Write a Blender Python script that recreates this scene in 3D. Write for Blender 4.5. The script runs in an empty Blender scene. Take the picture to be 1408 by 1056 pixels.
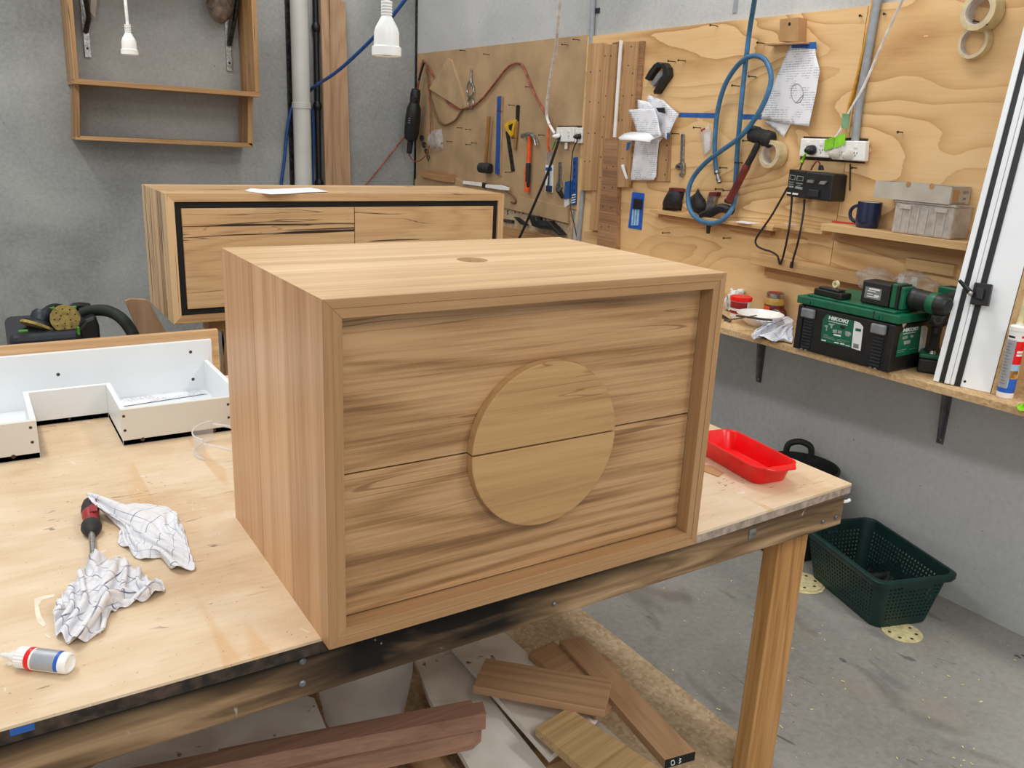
import bpy, bmesh, math, random
from math import sin, cos, pi, radians, sqrt, atan2
from mathutils import Vector, Matrix, noise, geometry
V = Vector
random.seed(7)
SC = bpy.context.scene
COL = SC.collection
B = 0.815                      # height of the bench top above the floor
XW, YW = 2.5, 4.85             # right wall plane, back wall plane

# ------------------------------------------------------------------ camera
F_PX = 1174.0
YAW, PITCH, ROLL = 0.5745, 0.2867, 0.0451
CAM = V((-0.3895, -1.0722, 0.7565 + B))
_f = V((sin(YAW)*cos(PITCH), cos(YAW)*cos(PITCH), -sin(PITCH)))
_r = V((cos(YAW), -sin(YAW), 0)); _u = _r.cross(_f)
RT = cos(ROLL)*_r + sin(ROLL)*_u
UP = -sin(ROLL)*_r + cos(ROLL)*_u
FW = _f
cd = bpy.data.cameras.new('camera'); cam = bpy.data.objects.new('camera', cd); COL.objects.link(cam)
cd.sensor_width = 36; cd.lens = F_PX/1408*36; cd.clip_start = 0.02
m = Matrix((RT, UP, -FW)).transposed().to_4x4(); m.translation = CAM
cam.matrix_world = m
SC.camera = cam

# ------------------------------------------------------------------ light
SC.view_settings.view_transform = 'Standard'; SC.view_settings.look = 'None'
SC.view_settings.gamma = 1; SC.view_settings.use_curve_mapping = False
SC.view_settings.exposure = 0.0
w = bpy.data.worlds.new('world'); SC.world = w; w.use_nodes = True
bg = w.node_tree.nodes['Background']; bg.inputs[0].default_value = (0.95, 0.97, 1.0, 1); bg.inputs[1].default_value = 0.70
def lamp(x, y, z, sx, sy, p, col=(1, 0.97, 0.92)):
    l = bpy.data.lights.new('ceiling_lamp', 'AREA'); l.shape = 'RECTANGLE'; l.size = sx; l.size_y = sy
    l.energy = p; l.color = col
    o = bpy.data.objects.new('ceiling_lamp', l); o.location = (x, y, z); COL.objects.link(o); return o
for (x, y, p) in ((-0.75, -2.5, 44), (-0.75, 1.1, 26), (-0.75, 3.6, 17), (1.75, -2.3, 46), (1.75, 1.3, 19), (1.5, 3.9, 11)):
    lamp(x, y, 3.3, 0.25, 1.3, p)

# ------------------------------------------------------------------ pixel helpers: a pixel of the 1408x1056 frame on a real plane
def ray(px, py): return RT*((px-704)/F_PX) - UP*((py-528)/F_PX) + FW
def PZ(px, py, z):
    d = ray(px, py); return CAM + d*((z-CAM.z)/d.z)
def PX(px, py, x):
    d = ray(px, py); return CAM + d*((x-CAM.x)/d.x)
def PY(px, py, y):
    d = ray(px, py); return CAM + d*((y-CAM.y)/d.y)
def WR(px, py, off=0.0): return PX(px, py, XW-off)
def WB(px, py, off=0.0): return PY(px, py, YW-off)

# ------------------------------------------------------------------ materials
def lin(c):
    c = c/255.0
    return c/12.92 if c <= 0.04045 else ((c+0.055)/1.055)**2.4
def S(r, g, b): return (lin(r), lin(g), lin(b), 1.0)
class G:
    def __init__(s, name):
        s.m = bpy.data.materials.new(name); s.m.use_nodes = True; s.t = s.m.node_tree; s.t.nodes.clear()
        s.out = s.t.nodes.new('ShaderNodeOutputMaterial'); s.b = s.t.nodes.new('ShaderNodeBsdfPrincipled')
        s.t.links.new(s.b.outputs[0], s.out.inputs[0])
    def set(s, sock, v):
        if isinstance(v, bpy.types.NodeSocket): s.t.links.new(v, sock)
        elif v is not None:
            try: sock.default_value = v
            except Exception: sock.default_value = v[:3]
    def n(s, typ, ins=None, **pr):
        nd = s.t.nodes.new('ShaderNode'+typ)
        for k, v in pr.items(): setattr(nd, k, v)
        for k, v in (ins or {}).items(): s.set(nd.inputs[k], v)
        return nd
    def math(s, op, a, b=None, c=None, clamp=False):
        nd = s.n('Math', operation=op, use_clamp=clamp); s.set(nd.inputs[0], a)
        if b is not None: s.set(nd.inputs[1], b)
        if c is not None: s.set(nd.inputs[2], c)
        return nd.outputs[0]
    def co(s, rnd=True):
        tc = s.n('TexCoord').outputs['Object']
        if not rnd: return tc
        oi = s.n('ObjectInfo').outputs['Random']
        mu = s.n('VectorMath', {0: (31.7, 17.3, 23.9), 1: s.n('CombineXYZ', {0: oi, 1: oi, 2: oi}).outputs[0]}, operation='MULTIPLY').outputs[0]
        return s.n('VectorMath', {0: tc, 1: mu}, operation='ADD').outputs[0]
    def scale(s, v, sc): return s.n('VectorMath', {0: v, 1: sc}, operation='MULTIPLY').outputs[0]
    def noise(s, v, sc, det=3, dist=0.0, rough=0.5):
        return s.n('TexNoise', {'Vector': v, 'Scale': sc, 'Detail': det, 'Distortion': dist, 'Roughness': rough}).outputs[0]
    def ramp(s, f, stops, interp='LINEAR'):
        nd = s.n('ValToRGB', {0: f}); cr = nd.color_ramp; cr.interpolation = interp
        while len(cr.elements) > 1: cr.elements.remove(cr.elements[-1])
        cr.elements[0].position = stops[0][0]; cr.elements[0].color = stops[0][1]
        for p, c in stops[1:]:
            e = cr.elements.new(p); e.color = c
        return nd.outputs[0]
    def mix(s, f, a, b, blend='MIX'):
        nd = s.n('Mix', data_type='RGBA', blend_type=blend); s.set(nd.inputs[0], f); s.set(nd.inputs[6], a); s.set(nd.inputs[7], b); return nd.outputs[2]
    def mr(s, v, a, b, c=0.0, d=1.0):
        return s.n('MapRange', {0: v, 1: a, 2: b, 3: c, 4: d}).outputs[0]
    def bump(s, h, st=0.3, d=0.002): s.set(s.b.inputs['Normal'], s.n('Bump', {'Height': h, 'Strength': st, 'Distance': d}).outputs[0])
    def fin(s, col, rough=0.5, metal=0.0, spec=None):
        s.set(s.b.inputs['Base Color'], col); s.set(s.b.inputs['Roughness'], rough); s.set(s.b.inputs['Metallic'], metal)
        if spec is not None: s.set(s.b.inputs['Specular IOR Level'], spec)
        return s.m
AX = {'X': 0, 'Y': 1, 'Z': 2}
def wood(name, light, mid, dark, axis='X', across='Y', stave=0.0, cath=0.0, vein=0.0, veincol=(60, 38, 24), rough=0.45, contrast=1.0, spec=0.35, sc=1.0, stv=0.16, lines=0.5):
    g = G(name); co = g.co()
    if sc != 1.0: co = g.scale(co, (sc, sc, sc))
    def st(k):
        s3 = [1.0, 1.0, 1.0]; s3[AX[axis]] = k; return g.scale(co, tuple(s3))
    tone = g.noise(st(0.12), 7, 2, 0.3)
    if cath > 0:
        base = g.noise(st(0.17), cath, 1.0, 0.1, 0.35)
        wob = g.noise(st(0.06), 30, 3, 0.2)
        ph = g.math('ADD', g.math('MULTIPLY', base, 150.0), g.math('MULTIPLY', wob, 7.0))
        sn = g.math('MULTIPLY_ADD', g.math('SINE', ph), 0.5, 0.5)
        band = g.math('SUBTRACT', 0.60, g.math('MULTIPLY', g.math('POWER', sn, 2.5), 0.26))
        broad = g.noise(st(0.10), 9, 2, 0.6)
        streak = g.noise(st(0.022), 120, 5, 0.2, 0.72)
        v = g.math('ADD', g.math('MULTIPLY', band, 0.34), g.math('ADD', g.math('MULTIPLY', streak, 0.40), g.math('MULTIPLY', broad, 0.28)))
    else:
        s1 = g.noise(st(0.02), 34, 4, 0.15, 0.6); s2 = g.noise(st(0.03), 120, 4, 0.2, 0.65)
        v = g.math('ADD', g.math('MULTIPLY', tone, 0.30), g.math('ADD', g.math('MULTIPLY', s1, 0.36), g.math('MULTIPLY', s2, 0.34)))
    fn = g.noise(st(0.03), 330, 3)
    seam = None
    if stave > 0:
        sp = g.n('SeparateXYZ', {0: co}).outputs[AX[across]]
        wob = g.noise(g.n('CombineXYZ', {0: sp}).outputs[0], 9.0, 0)
        pos = g.math('ADD', g.math('DIVIDE', sp, stave), g.math('MULTIPLY', wob, 2.5))
        wn = g.n('TexWhiteNoise', {'W': g.math('FLOOR', pos)}, noise_dimensions='1D').outputs['Value']
        v = g.math('ADD', v, g.math('MULTIPLY', g.math('SUBTRACT', wn, 0.5), stv))
        fr = g.math('FRACT', pos); seam = g.math('MULTIPLY', g.mr(fr, 0.0, 0.16, 1.0, 0.0), g.mr(wn, 0.2, 0.9))
    v = g.math('MULTIPLY_ADD', g.math('SUBTRACT', v, 0.5), contrast, 0.5)
    col = g.ramp(v, [(0.33, S(*dark)), (0.49, S(*mid)), (0.63, S(*light))])
    if seam is not None: col = g.mix(g.math('MULTIPLY', seam, lines), col, S(*dark))
    if vein > 0:
        if vein > 1:      # a second, finer set of gum veins
            v2 = g.noise(st(0.05), 30, 2, 0.5, 0.5); g2 = g.mr(g.noise(st(0.2), 13.0, 2), 0.48, 0.60)
            f2 = g.math('SUBTRACT', 1.0, g.math('DIVIDE', g.math('ABSOLUTE', g.math('SUBTRACT', v2, 0.47)), g.math('ADD', g.math('MULTIPLY', g2, 0.022), 0.0004)), clamp=True)
            col = g.mix(g.math('MULTIPLY', g.math('MULTIPLY', f2, g2), 0.85), col, S(*veincol))
        vn = g.noise(st(0.035), 17, 2.5, 0.35, 0.55); gate = g.mr(g.noise(st(0.16), 9.0, 2), 0.42, 0.60)
        w_ = g.math('MULTIPLY', gate, 0.018*vein+0.002)
        d = g.math('ABSOLUTE', g.math('SUBTRACT', vn, 0.5))
        f = g.math('SUBTRACT', 1.0, g.math('DIVIDE', d, g.math('ADD', w_, 0.0004)), clamp=True)
        f = g.math('MULTIPLY', g.math('MULTIPLY', f, 1.8, clamp=True), g.mr(gate, 0.0, 0.25))
        col = g.mix(g.math('MULTIPLY', f, min(1.0, 0.55+vein*0.4)), col, S(*veincol))
    g.bump(fn, 0.10, 0.001)
    return g.fin(col, rough, 0, spec)
def plain(name, c, rough=0.5, metal=0.0, var=0.06, nsc=30, spec=None, bump=0.0, **kw):
    g = G(name); n = g.noise(g.co(), nsc, 3)
    lo = tuple(max(0, x*(1-var*1.5)) for x in c); hi = tuple(min(255, x*(1+var)) for x in c)
    col = g.ramp(n, [(0.35, S(*lo)), (0.65, S(*hi))])
    if bump: g.bump(n, bump, 0.002)
    mt = g.fin(col, rough, metal, spec)
    for k, v in kw.items(): g.set(g.b.inputs[k], v)
    return mt
def clear(name, c=(235, 240, 242), alpha=0.25, rough=0.1, trans=0.6):
    g = G(name)
    n = g.noise(g.co(), 40, 3)
    m_ = g.fin(S(*c), rough); g.set(g.b.inputs['Alpha'], g.mr(n, 0.3, 0.7, alpha*0.8, min(1, alpha*1.2))); return m_
M = {}
OAK = ((230, 194, 150), (211, 171, 126), (178, 136, 94))
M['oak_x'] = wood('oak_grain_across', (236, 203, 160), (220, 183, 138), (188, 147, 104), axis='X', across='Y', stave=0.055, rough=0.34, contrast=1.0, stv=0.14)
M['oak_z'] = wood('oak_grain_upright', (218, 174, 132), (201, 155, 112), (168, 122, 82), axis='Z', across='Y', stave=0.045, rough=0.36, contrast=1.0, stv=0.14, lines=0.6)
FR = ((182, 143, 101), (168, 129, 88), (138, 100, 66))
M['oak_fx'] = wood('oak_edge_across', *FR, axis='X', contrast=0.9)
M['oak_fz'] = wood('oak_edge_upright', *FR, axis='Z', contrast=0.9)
M['oak_front'] = wood('oak_drawer_grain', (192, 153, 110), (169, 130, 89), (126, 92, 58), axis='X', cath=2.4, vein=0.15, veincol=(112, 74, 44), contrast=1.6, rough=0.38)
M['oak_disc'] = wood('oak_handle_grain', (194, 156, 108), (178, 139, 92), (146, 108, 68), axis='X', vein=0.10, veincol=(132, 78, 54), contrast=0.9, rough=0.4)
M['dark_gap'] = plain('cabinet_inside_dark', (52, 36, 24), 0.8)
M['hole_in'] = plain('hole_inside_wood', (98, 68, 42), 0.7)
MES = ((224, 188, 142), (206, 166, 120), (170, 128, 86))
M['messmate_x'] = wood('messmate_grain_across', *MES, axis='X', across='Y', stave=0.06, vein=0.7, rough=0.4, contrast=1.1, lines=0.7)
M['messmate_z'] = wood('messmate_grain_upright', *MES, axis='Z', across='Y', stave=0.045, vein=0.9, rough=0.4, contrast=1.3, stv=0.28, lines=1.0)
M['messmate_f'] = wood('messmate_drawer_grain', (224, 188, 142), (206, 166, 120), (172, 132, 90), axis='X', vein=1.9, veincol=(44, 30, 22), cath=2.4, contrast=0.8)
M['frame_x'] = wood('shelf_frame_across', (206, 165, 116), (186, 144, 96), (150, 110, 70), axis='X', vein=0.1)
M['frame_z'] = wood('shelf_frame_upright', (200, 158, 110), (176, 134, 88), (130, 92, 56), axis='Z', across='Y', stave=0.05, vein=0.4)
M['redwood_x'] = wood('reddish_beam_grain', (176, 136, 114), (152, 114, 94), (124, 90, 72), axis='X', contrast=0.9, rough=0.6)
M['brownwood'] = wood('brown_offcut_grain', (198, 160, 120), (176, 138, 102), (146, 110, 80), axis='X', contrast=0.8, rough=0.6, cath=2)
M['palewood'] = wood('pale_offcut_grain', (206, 174, 128), (186, 154, 108), (154, 120, 80), axis='X', rough=0.6, vein=0.1)
M['board_z'] = wood('leaning_board_grain', (200, 166, 132), (184, 147, 114), (156, 120, 90), axis='Z', rough=0.55, cath=2.0)
M['batten_z'] = wood('upright_batten_grain', (206, 166, 122), (182, 142, 100), (146, 108, 72), axis='Z', rough=0.6)
M['batten_dz'] = wood('darker_batten_grain', (176, 136, 100), (152, 114, 82), (112, 82, 56), axis='Y', rough=0.6, contrast=1.3)
M['batten_y'] = wood('long_batten_grain', (196, 152, 104), (168, 126, 82), (130, 92, 56), axis='Y', rough=0.6)
M['pale_y'] = wood('pale_ledge_grain', (222, 186, 136), (206, 168, 118), (176, 136, 90), axis='Y', rough=0.6)
M['pine_leg'] = wood('pine_leg_grain', (204, 156, 100), (184, 134, 78), (142, 96, 52), axis='Z', cath=2.2, rough=0.5, contrast=1.2)

def ply_mat(name, axis, light, mid, dark):
    g = G(name); co = g.co()
    def st(k, sc=1.0):
        s3 = [sc]*3; s3[AX[axis]] = sc*k; return g.scale(co, tuple(s3))
    base = g.noise(st(0.28), 2.5, 2.5, 0.5, 0.45)
    ph = g.math('FRACT', g.math('ADD', g.math('MULTIPLY', base, 15.0), g.math('MULTIPLY', g.noise(st(0.3), 14, 3), 0.5)))
    band = g.math('POWER', ph, 3.0)
    gate = g.mr(g.noise(st(0.5), 2.2, 1), 0.36, 0.62, 0.25, 1.0)
    fn = g.noise(st(0.05), 110, 4, 0.2, 0.6); n2 = g.noise(st(0.2), 5, 3)
    v = g.math('ADD', g.math('MULTIPLY', g.math('MULTIPLY', band, gate), 0.55), g.math('ADD', g.math('MULTIPLY', fn, 0.26), g.math('MULTIPLY', n2, 0.30)))
    col = g.ramp(v, [(0.20, S(*light)), (0.38, S(*mid)), (0.85, S(*dark))])
    kn = g.n('TexVoronoi', {'Vector': st(0.8), 'Scale': 2.6}).outputs['Distance']
    col = g.mix(g.mr(kn, 0.035, 0.010), col, S(120, 80, 48))
    g.bump(fn, 0.12, 0.001)
    return g.fin(col, 0.6, 0, 0.25)
M['ply'] = ply_mat('rotary_plywood', 'Y', (232, 197, 146), (222, 183, 130), (184, 138, 88))

def bench_mat():
    g = G('worn_bench_ply'); co = g.co(False)
    n = g.noise(co, 2.6, 4, 0.3); n1 = g.noise(g.scale(co, (0.5, 1, 1)), 13, 4, 0.5); gr = g.noise(g.scale(co, (0.12, 1, 1)), 110, 4)
    v = g.math('ADD', g.math('MULTIPLY', n, 0.48), g.math('ADD', g.math('MULTIPLY', n1, 0.34), g.math('MULTIPLY', gr, 0.18)))
    col = g.ramp(v, [(0.36, S(203, 174, 138)), (0.5, S(219, 194, 161)), (0.64, S(230, 211, 183))])
    # glue and stain strips running with the bench depth
    bw = g.noise(g.scale(co, (1, 0.07, 1)), 8, 1, 0.2); gate = g.noise(g.scale(co, (1, .5, 1)), 4.6, 1)
    f = g.math('MULTIPLY', g.mr(bw, 0.585, 0.60), g.mr(gate, 0.47, 0.50))
    col = g.mix(g.math('MULTIPLY', f, 0.45), col, S(208, 164, 108))
    dk = g.noise(co, 3.4, 3, 0.6); col = g.mix(g.math('MULTIPLY', g.mr(dk, 0.60, 0.70), 0.35), col, S(196, 156, 108))
    sc1 = g.noise(g.scale(co, (0.30, 1.6, 1)), 44, 3, 1.4); sc2 = g.noise(co, 3.6, 2)
    f2 = g.math('MULTIPLY', g.mr(sc1, 0.66, 0.70), g.mr(sc2, 0.52, 0.60))
    col = g.mix(g.math('MULTIPLY', f2, 0.7), col, S(96, 78, 62))
    sp = g.noise(co, 150, 2); col = g.mix(g.math('MULTIPLY', g.mr(sp, 0.71, 0.75), 0.6), col, S(110, 84, 62))
    wh = g.noise(g.scale(co, (1, 0.6, 1)), 20, 2, 1.5); col = g.mix(g.math('MULTIPLY', g.mr(wh, 0.71, 0.73), 0.5), col, S(238, 232, 222))
    g.bump(gr, 0.08, 0.001)
    return g.fin(col, 0.5, 0, 0.3)
M['bench'] = bench_mat()
def rail_mat():
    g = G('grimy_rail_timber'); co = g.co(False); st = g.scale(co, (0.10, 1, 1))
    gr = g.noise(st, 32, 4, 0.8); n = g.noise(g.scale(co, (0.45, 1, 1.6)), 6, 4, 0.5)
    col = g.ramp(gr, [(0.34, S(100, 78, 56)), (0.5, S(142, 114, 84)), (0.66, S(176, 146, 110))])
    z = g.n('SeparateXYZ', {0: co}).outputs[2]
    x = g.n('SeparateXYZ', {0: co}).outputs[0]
    top = g.math('MULTIPLY', g.mr(z, 0.050, 0.082), g.mr(x, 2.25, 1.75, 0.35, 1.0))            # darker along the upper edge, less so towards the right
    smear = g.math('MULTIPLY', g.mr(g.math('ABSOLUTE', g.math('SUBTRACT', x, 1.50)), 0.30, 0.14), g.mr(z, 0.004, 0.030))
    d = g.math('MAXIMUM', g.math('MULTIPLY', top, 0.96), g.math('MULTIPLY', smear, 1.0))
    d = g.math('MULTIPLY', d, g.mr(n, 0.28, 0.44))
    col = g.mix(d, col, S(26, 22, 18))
    w2 = g.noise(g.scale(co, (1, 1, 0.5)), 30, 3, 1.0); col = g.mix(g.math('MULTIPLY', g.mr(w2, 0.74, 0.77), 0.5), col, S(190, 186, 178))
    g.bump(gr, 0.4, 0.003)
    return g.fin(col, 0.7, 0, 0.2)
M['rail'] = rail_mat()
M['ply_edge'] = plain('grey_ply_edge', (164, 146, 132), 0.8, var=0.09, nsc=60, bump=0.4)
M['dark_edge'] = plain('dark_board_edge', (58, 46, 36), 0.8, var=0.3, nsc=50)

def concrete(name, lo, mid, hi, sc=1.0, rough=0.8, bump=0.35, stains=None, fine=160):
    g = G(name); co = g.co(False)
    n = g.noise(co, 1.6*sc, 5, 0.4); f = g.noise(co, fine, 3); h = g.noise(co, 46, 3)
    v = g.math('ADD', g.math('MULTIPLY', n, 0.62), g.math('ADD', g.math('MULTIPLY', f, 0.16), g.math('MULTIPLY', h, 0.22)))
    col = g.ramp(v, [(0.36, S(*lo)), (0.5, S(*mid)), (0.64, S(*hi))])
    pit = g.noise(co, 60, 1); col = g.mix(g.math('MULTIPLY', g.mr(pit, 0.76, 0.79), 0.7), col, S(70, 70, 68))
    if stains:
        s1 = g.noise(g.scale(co, (1, 0.6, 1)), 4.5, 4, 0.9); col = g.mix(g.math('MULTIPLY', g.mr(s1, 0.60, 0.70), 0.55), col, S(*stains))
        s2 = g.noise(g.scale(co, (1, 0.35, 1)), 26, 2, 0.7); s3 = g.noise(co, 2.4, 2)
        col = g.mix(g.math('MULTIPLY', g.math('MULTIPLY', g.mr(s2, 0.67, 0.70), g.mr(s3, 0.48, 0.6)), 0.75), col, S(62, 60, 58))
        s4 = g.noise(co, 3.0, 5, 0.3); col = g.mix(g.math('MULTIPLY', g.mr(s4, 0.56, 0.66), 0.35), col, S(158, 142, 118))
    g.bump(g.math('ADD', f, h), bump, 0.004)
    return g.fin(col, rough, 0, 0.25)
M['wall_b'] = concrete('grey_concrete_wall', (142, 144, 142), (165, 167, 165), (184, 186, 183), 1.0)
M['wall_r'] = concrete('pale_concrete_wall', (166, 168, 168), (184, 186, 185), (198, 199, 198), 0.8, bump=0.25)
M['floor'] = concrete('workshop_concrete_floor', (130, 128, 122), (152, 150, 144), (168, 166, 160), 0.9, 0.55, 0.2, (104, 102, 98))
def chip_mat(name, lo, mid, hi, sc=90):
    g = G(name); co = g.co()
    v = g.n('TexVoronoi', {'Vector': co, 'Scale': sc}).outputs['Color']; k = g.noise(co, 6, 4)
    bw = g.n('RGBToBW', {0: v}).outputs[0]
    col = g.ramp(g.math('ADD', g.math('MULTIPLY', bw, 0.35), g.math('MULTIPLY', k, 0.65)), [(0.3, S(*lo)), (0.5, S(*mid)), (0.7, S(*hi))])
    g.bump(bw, 0.3, 0.001); return g.fin(col, 0.8, 0, 0.2)
M['chip'] = chip_mat('dusty_chipboard', (166, 142, 112), (188, 164, 132), (208, 188, 158))
M['shelf_chip'] = chip_mat('shelf_chipboard', (176, 142, 100), (200, 166, 122), (220, 190, 146), 130)
M['mdf'] = plain('brown_hardboard', (180, 150, 112), 0.6, var=0.05, nsc=5)
M['melamine'] = None
def mel():
    g = G('dusty_white_melamine'); co = g.co(); n = g.noise(co, 5, 5, 0.8); k = g.noise(co, 28, 2, 0.4)
    col = g.ramp(n, [(0.36, S(214, 206, 192)), (0.55, S(236, 230, 220)), (0.7, S(244, 240, 232))])
    col = g.mix(g.math('MULTIPLY', g.mr(k, 0.66, 0.7), g.mr(n, 0.5, 0.42)), col, S(92, 66, 44))
    return g.fin(col, 0.5)
M['melamine'] = mel()
M['white'] = plain('white_painted_board', (234, 238, 240), 0.38, var=0.015, nsc=4)
M['cream'] = plain('off_white_board', (226, 224, 216), 0.4, var=0.015, nsc=4)
M['screw'] = plain('dark_screw_head', (62, 48, 36), 0.5, var=0.2, nsc=300)
M['steel'] = plain('worn_steel', (170, 170, 168), 0.32, 1.0, var=0.12, nsc=80)
M['bracketgrey'] = plain('grey_bracket_metal', (112, 114, 116), 0.4, 0.5, var=0.08, nsc=20)
M['darksteel'] = plain('dark_steel', (72, 72, 74), 0.4, 0.9, var=0.2, nsc=60)
M['galv'] = plain('grey_conduit_plastic', (150, 156, 162), 0.45, var=0.04)
M['black'] = plain('black_plastic', (26, 27, 28), 0.42, var=0.12)
M['blackrub'] = plain('black_rubber', (34, 34, 34), 0.65, var=0.2, nsc=50, bump=0.2)
M['blackpaint'] = plain('black_painted_recess', (16, 15, 15), 0.7)
M['red'] = plain('red_plastic', (232, 10, 18), 0.28, var=0.03)
M['redd'] = plain('dark_red_plastic', (150, 30, 36), 0.45)
M['maroon'] = plain('maroon_fibreglass', (112, 38, 38), 0.5, var=0.12)
M['white_pl'] = plain('white_plastic', (240, 240, 236), 0.35, var=0.015)
M['grey_pl'] = plain('grey_plastic', (128, 130, 134), 0.4)
M['silver'] = plain('silver_label', (168, 172, 178), 0.35, 0.3, var=0.04)
M['green'] = plain('dark_green_plastic', (12, 96, 66), 0.42, var=0.06)
M['label_green'] = plain('green_label_print', (16, 100, 74), 0.4, var=0.03)
M['label_white'] = plain('white_label_print', (236, 238, 236), 0.45, var=0.01)
M['grey_print'] = plain('grey_label_print', (150, 160, 154), 0.5)
M['basket'] = plain('deep_green_basket_plastic', (8, 46, 42), 0.45, var=0.08)
M['blue'] = plain('blue_plastic', (32, 82, 152), 0.4, var=0.08)
M['bluetape'] = plain('blue_masking_tape', (36, 92, 166), 0.6, var=0.06)
M['hose'] = plain('blue_air_hose', (60, 112, 152), 0.45, var=0.06)
M['hosed'] = plain('royal_blue_hose', (30, 76, 142), 0.45, var=0.06)
M['label_blue'] = plain('blue_label_print', (30, 96, 200), 0.4)
M['label_lblue'] = plain('light_blue_label_print', (160, 204, 232), 0.4)
M['label_tan'] = plain('tan_label_print', (176, 124, 62), 0.5, var=0.2, nsc=60)
M['orange'] = plain('orange_grip', (240, 88, 30), 0.45)
M['cordred'] = plain('faded_red_cord', (150, 78, 58), 0.55, var=0.15)
M['cordorange'] = plain('orange_cord', (226, 92, 48), 0.5)
M['cordbrown'] = plain('brown_strap', (116, 84, 54), 0.7)
M['cordblack'] = plain('black_cord', (28, 26, 26), 0.5)
M['cordyellow'] = plain('yellow_cord', (206, 150, 44), 0.5)
M['glue'] = plain('dried_glue', (232, 220, 198), 0.5, var=0.06)
M['cordwhite'] = plain('white_cord', (246, 244, 240), 0.45)
M['pvc'] = plain('white_pvc_pipe', (208, 208, 202), 0.4, var=0.03, nsc=3)
M['yellow'] = plain('yellow_casting', (226, 178, 24), 0.45)
M['lime'] = plain('lime_tag', (136, 206, 40), 0.6)
M['limed'] = plain('pale_green_tag', (120, 160, 120), 0.6)
M['navy'] = plain('navy_glaze', (28, 42, 76), 0.2, var=0.05)
M['ceramic'] = plain('white_glaze', (242, 240, 234), 0.2, var=0.01)
M['card_tan'] = plain('tan_board', (184, 155, 117), 0.6, var=0.05, nsc=8)
M['card'] = plain('grey_cardboard', (188, 180, 166), 0.75, var=0.04, nsc=12)
M['kraft'] = plain('brown_cardboard', (176, 136, 92), 0.8, var=0.06, nsc=12)
M['sandpaper'] = plain('tan_sanding_disc', (224, 211, 160), 0.85, var=0.06, nsc=60)
M['discgold'] = plain('worn_gold_disc', (168, 146, 84), 0.85, var=0.12, nsc=50)
M['tape'] = plain('clear_packing_tape', (206, 188, 146), 0.3, var=0.05)
M['tapecore'] = plain('cardboard_core', (206, 196, 186), 0.7)
M['nozzle'] = plain('yellowed_nozzle', (226, 214, 164), 0.4)
M['mustard'] = plain('mustard_jar_content', (178, 140, 62), 0.35)
M['maroonlab'] = plain('maroon_jar_label', (104, 34, 36), 0.5, var=0.25, nsc=60)
M['clearpl'] = clear('frosted_plastic', (214, 206, 196), 0.62, 0.3)
M['bagpl'] = clear('clear_bag_film', (228, 226, 222), 0.24, 0.15)
M['lens'] = clear('clear_lens', (240, 242, 244), 0.22, 0.04)
M['lensrim'] = clear('clear_lens_edge', (240, 240, 238), 0.55, 0.1)
M['bin'] = plain('cloudy_grey_plastic', (186, 180, 172), 0.45, var=0.05, nsc=6)
M['lump'] = plain('dusty_brown_cloth', (120, 104, 90), 0.9, var=0.15)
M['festgreen'] = plain('bright_green_switch', (76, 160, 40), 0.5)
M['bluegrey'] = plain('dark_slate_plastic', (34, 39, 46), 0.4)
M['woodhandle'] = wood('old_tool_handle', (184, 140, 84), (150, 108, 58), (92, 60, 32), axis='Z', rough=0.5)
M['vacgreen'] = plain('dark_green_hose', (28, 36, 28), 0.6)
M['pencil'] = plain('red_pencil', (206, 62, 48), 0.5)

def cloth_mat(name, cell=0.14, linecol=(70, 84, 128), w=0.04, base=(230, 231, 234)):
    g = G(name); uv = g.n('TexCoord').outputs['UV']; s = g.n('SeparateXYZ', {0: uv})
    def line(a, k, ww, off=0.0):
        fr = g.math('FRACT', g.math('ADD', g.math('DIVIDE', a, k), off)); return g.mr(g.math('ABSOLUTE', g.math('SUBTRACT', fr, 0.5)), ww, ww*0.6)
    l = g.math('MAXIMUM', line(s.outputs[0], cell, w), line(s.outputs[1], cell, w*0.8))
    l = g.math('MAXIMUM', l, g.math('MULTIPLY', g.math('MAXIMUM', line(s.outputs[0], cell, w*2.4, .3), line(s.outputs[1], cell, w*2.0, .3)), 0.16))
    n = g.noise(uv, 7, 2); l = g.math('MULTIPLY', l, g.mr(n, 0.38, 0.60, 0.12, 0.85))
    col = g.mix(l, S(*base), S(*linecol))
    g.bump(g.noise(uv, 240, 2), 0.15, 0.001)
    return g.fin(col, 0.9, 0, 0.15)
M['cloth1'] = cloth_mat('checked_tea_towel', 0.15, (96, 108, 140), 0.03)
M['cloth2'] = cloth_mat('darker_checked_tea_towel', 0.16, (44, 54, 96), 0.05)
M['cloth3'] = cloth_mat('blue_checked_rag', 0.15, (92, 128, 200), 0.07)
M['clothw'] = plain('white_rag', (228, 226, 222), 0.9, var=0.03)
M['clothb'] = plain('blue_rag', (92, 116, 196), 0.9, var=0.06)
def print_mat(name, up='Z', sc=1.0, col=(232, 233, 238)):
    g = G(name); tc = g.n('TexCoord').outputs['Object']; s = g.n('SeparateXYZ', {0: tc})
    rows = g.math('FRACT', g.math('MULTIPLY', s.outputs[AX[up]], 110*sc)); ln = g.mr(rows, 0.55, 0.6)
    bl = g.noise(g.scale(tc, (1, 1, 1)), 16*sc, 1); words = g.noise(g.scale(tc, (1, 1, 0.2) if up == 'Z' else (1, 0.2, 1)), 300*sc, 1)
    f = g.math('MULTIPLY', g.math('MULTIPLY', ln, g.mr(words, 0.42, 0.5)), g.mr(bl, 0.44, 0.5))
    c = g.mix(g.math('MULTIPLY', f, 0.55), S(*col), S(90, 92, 104))
    return g.fin(c, 0.7, 0, 0.2)
M['print'] = print_mat('printed_sheet')
M['printh'] = print_mat('printed_sheet_flat', 'Y')
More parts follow.
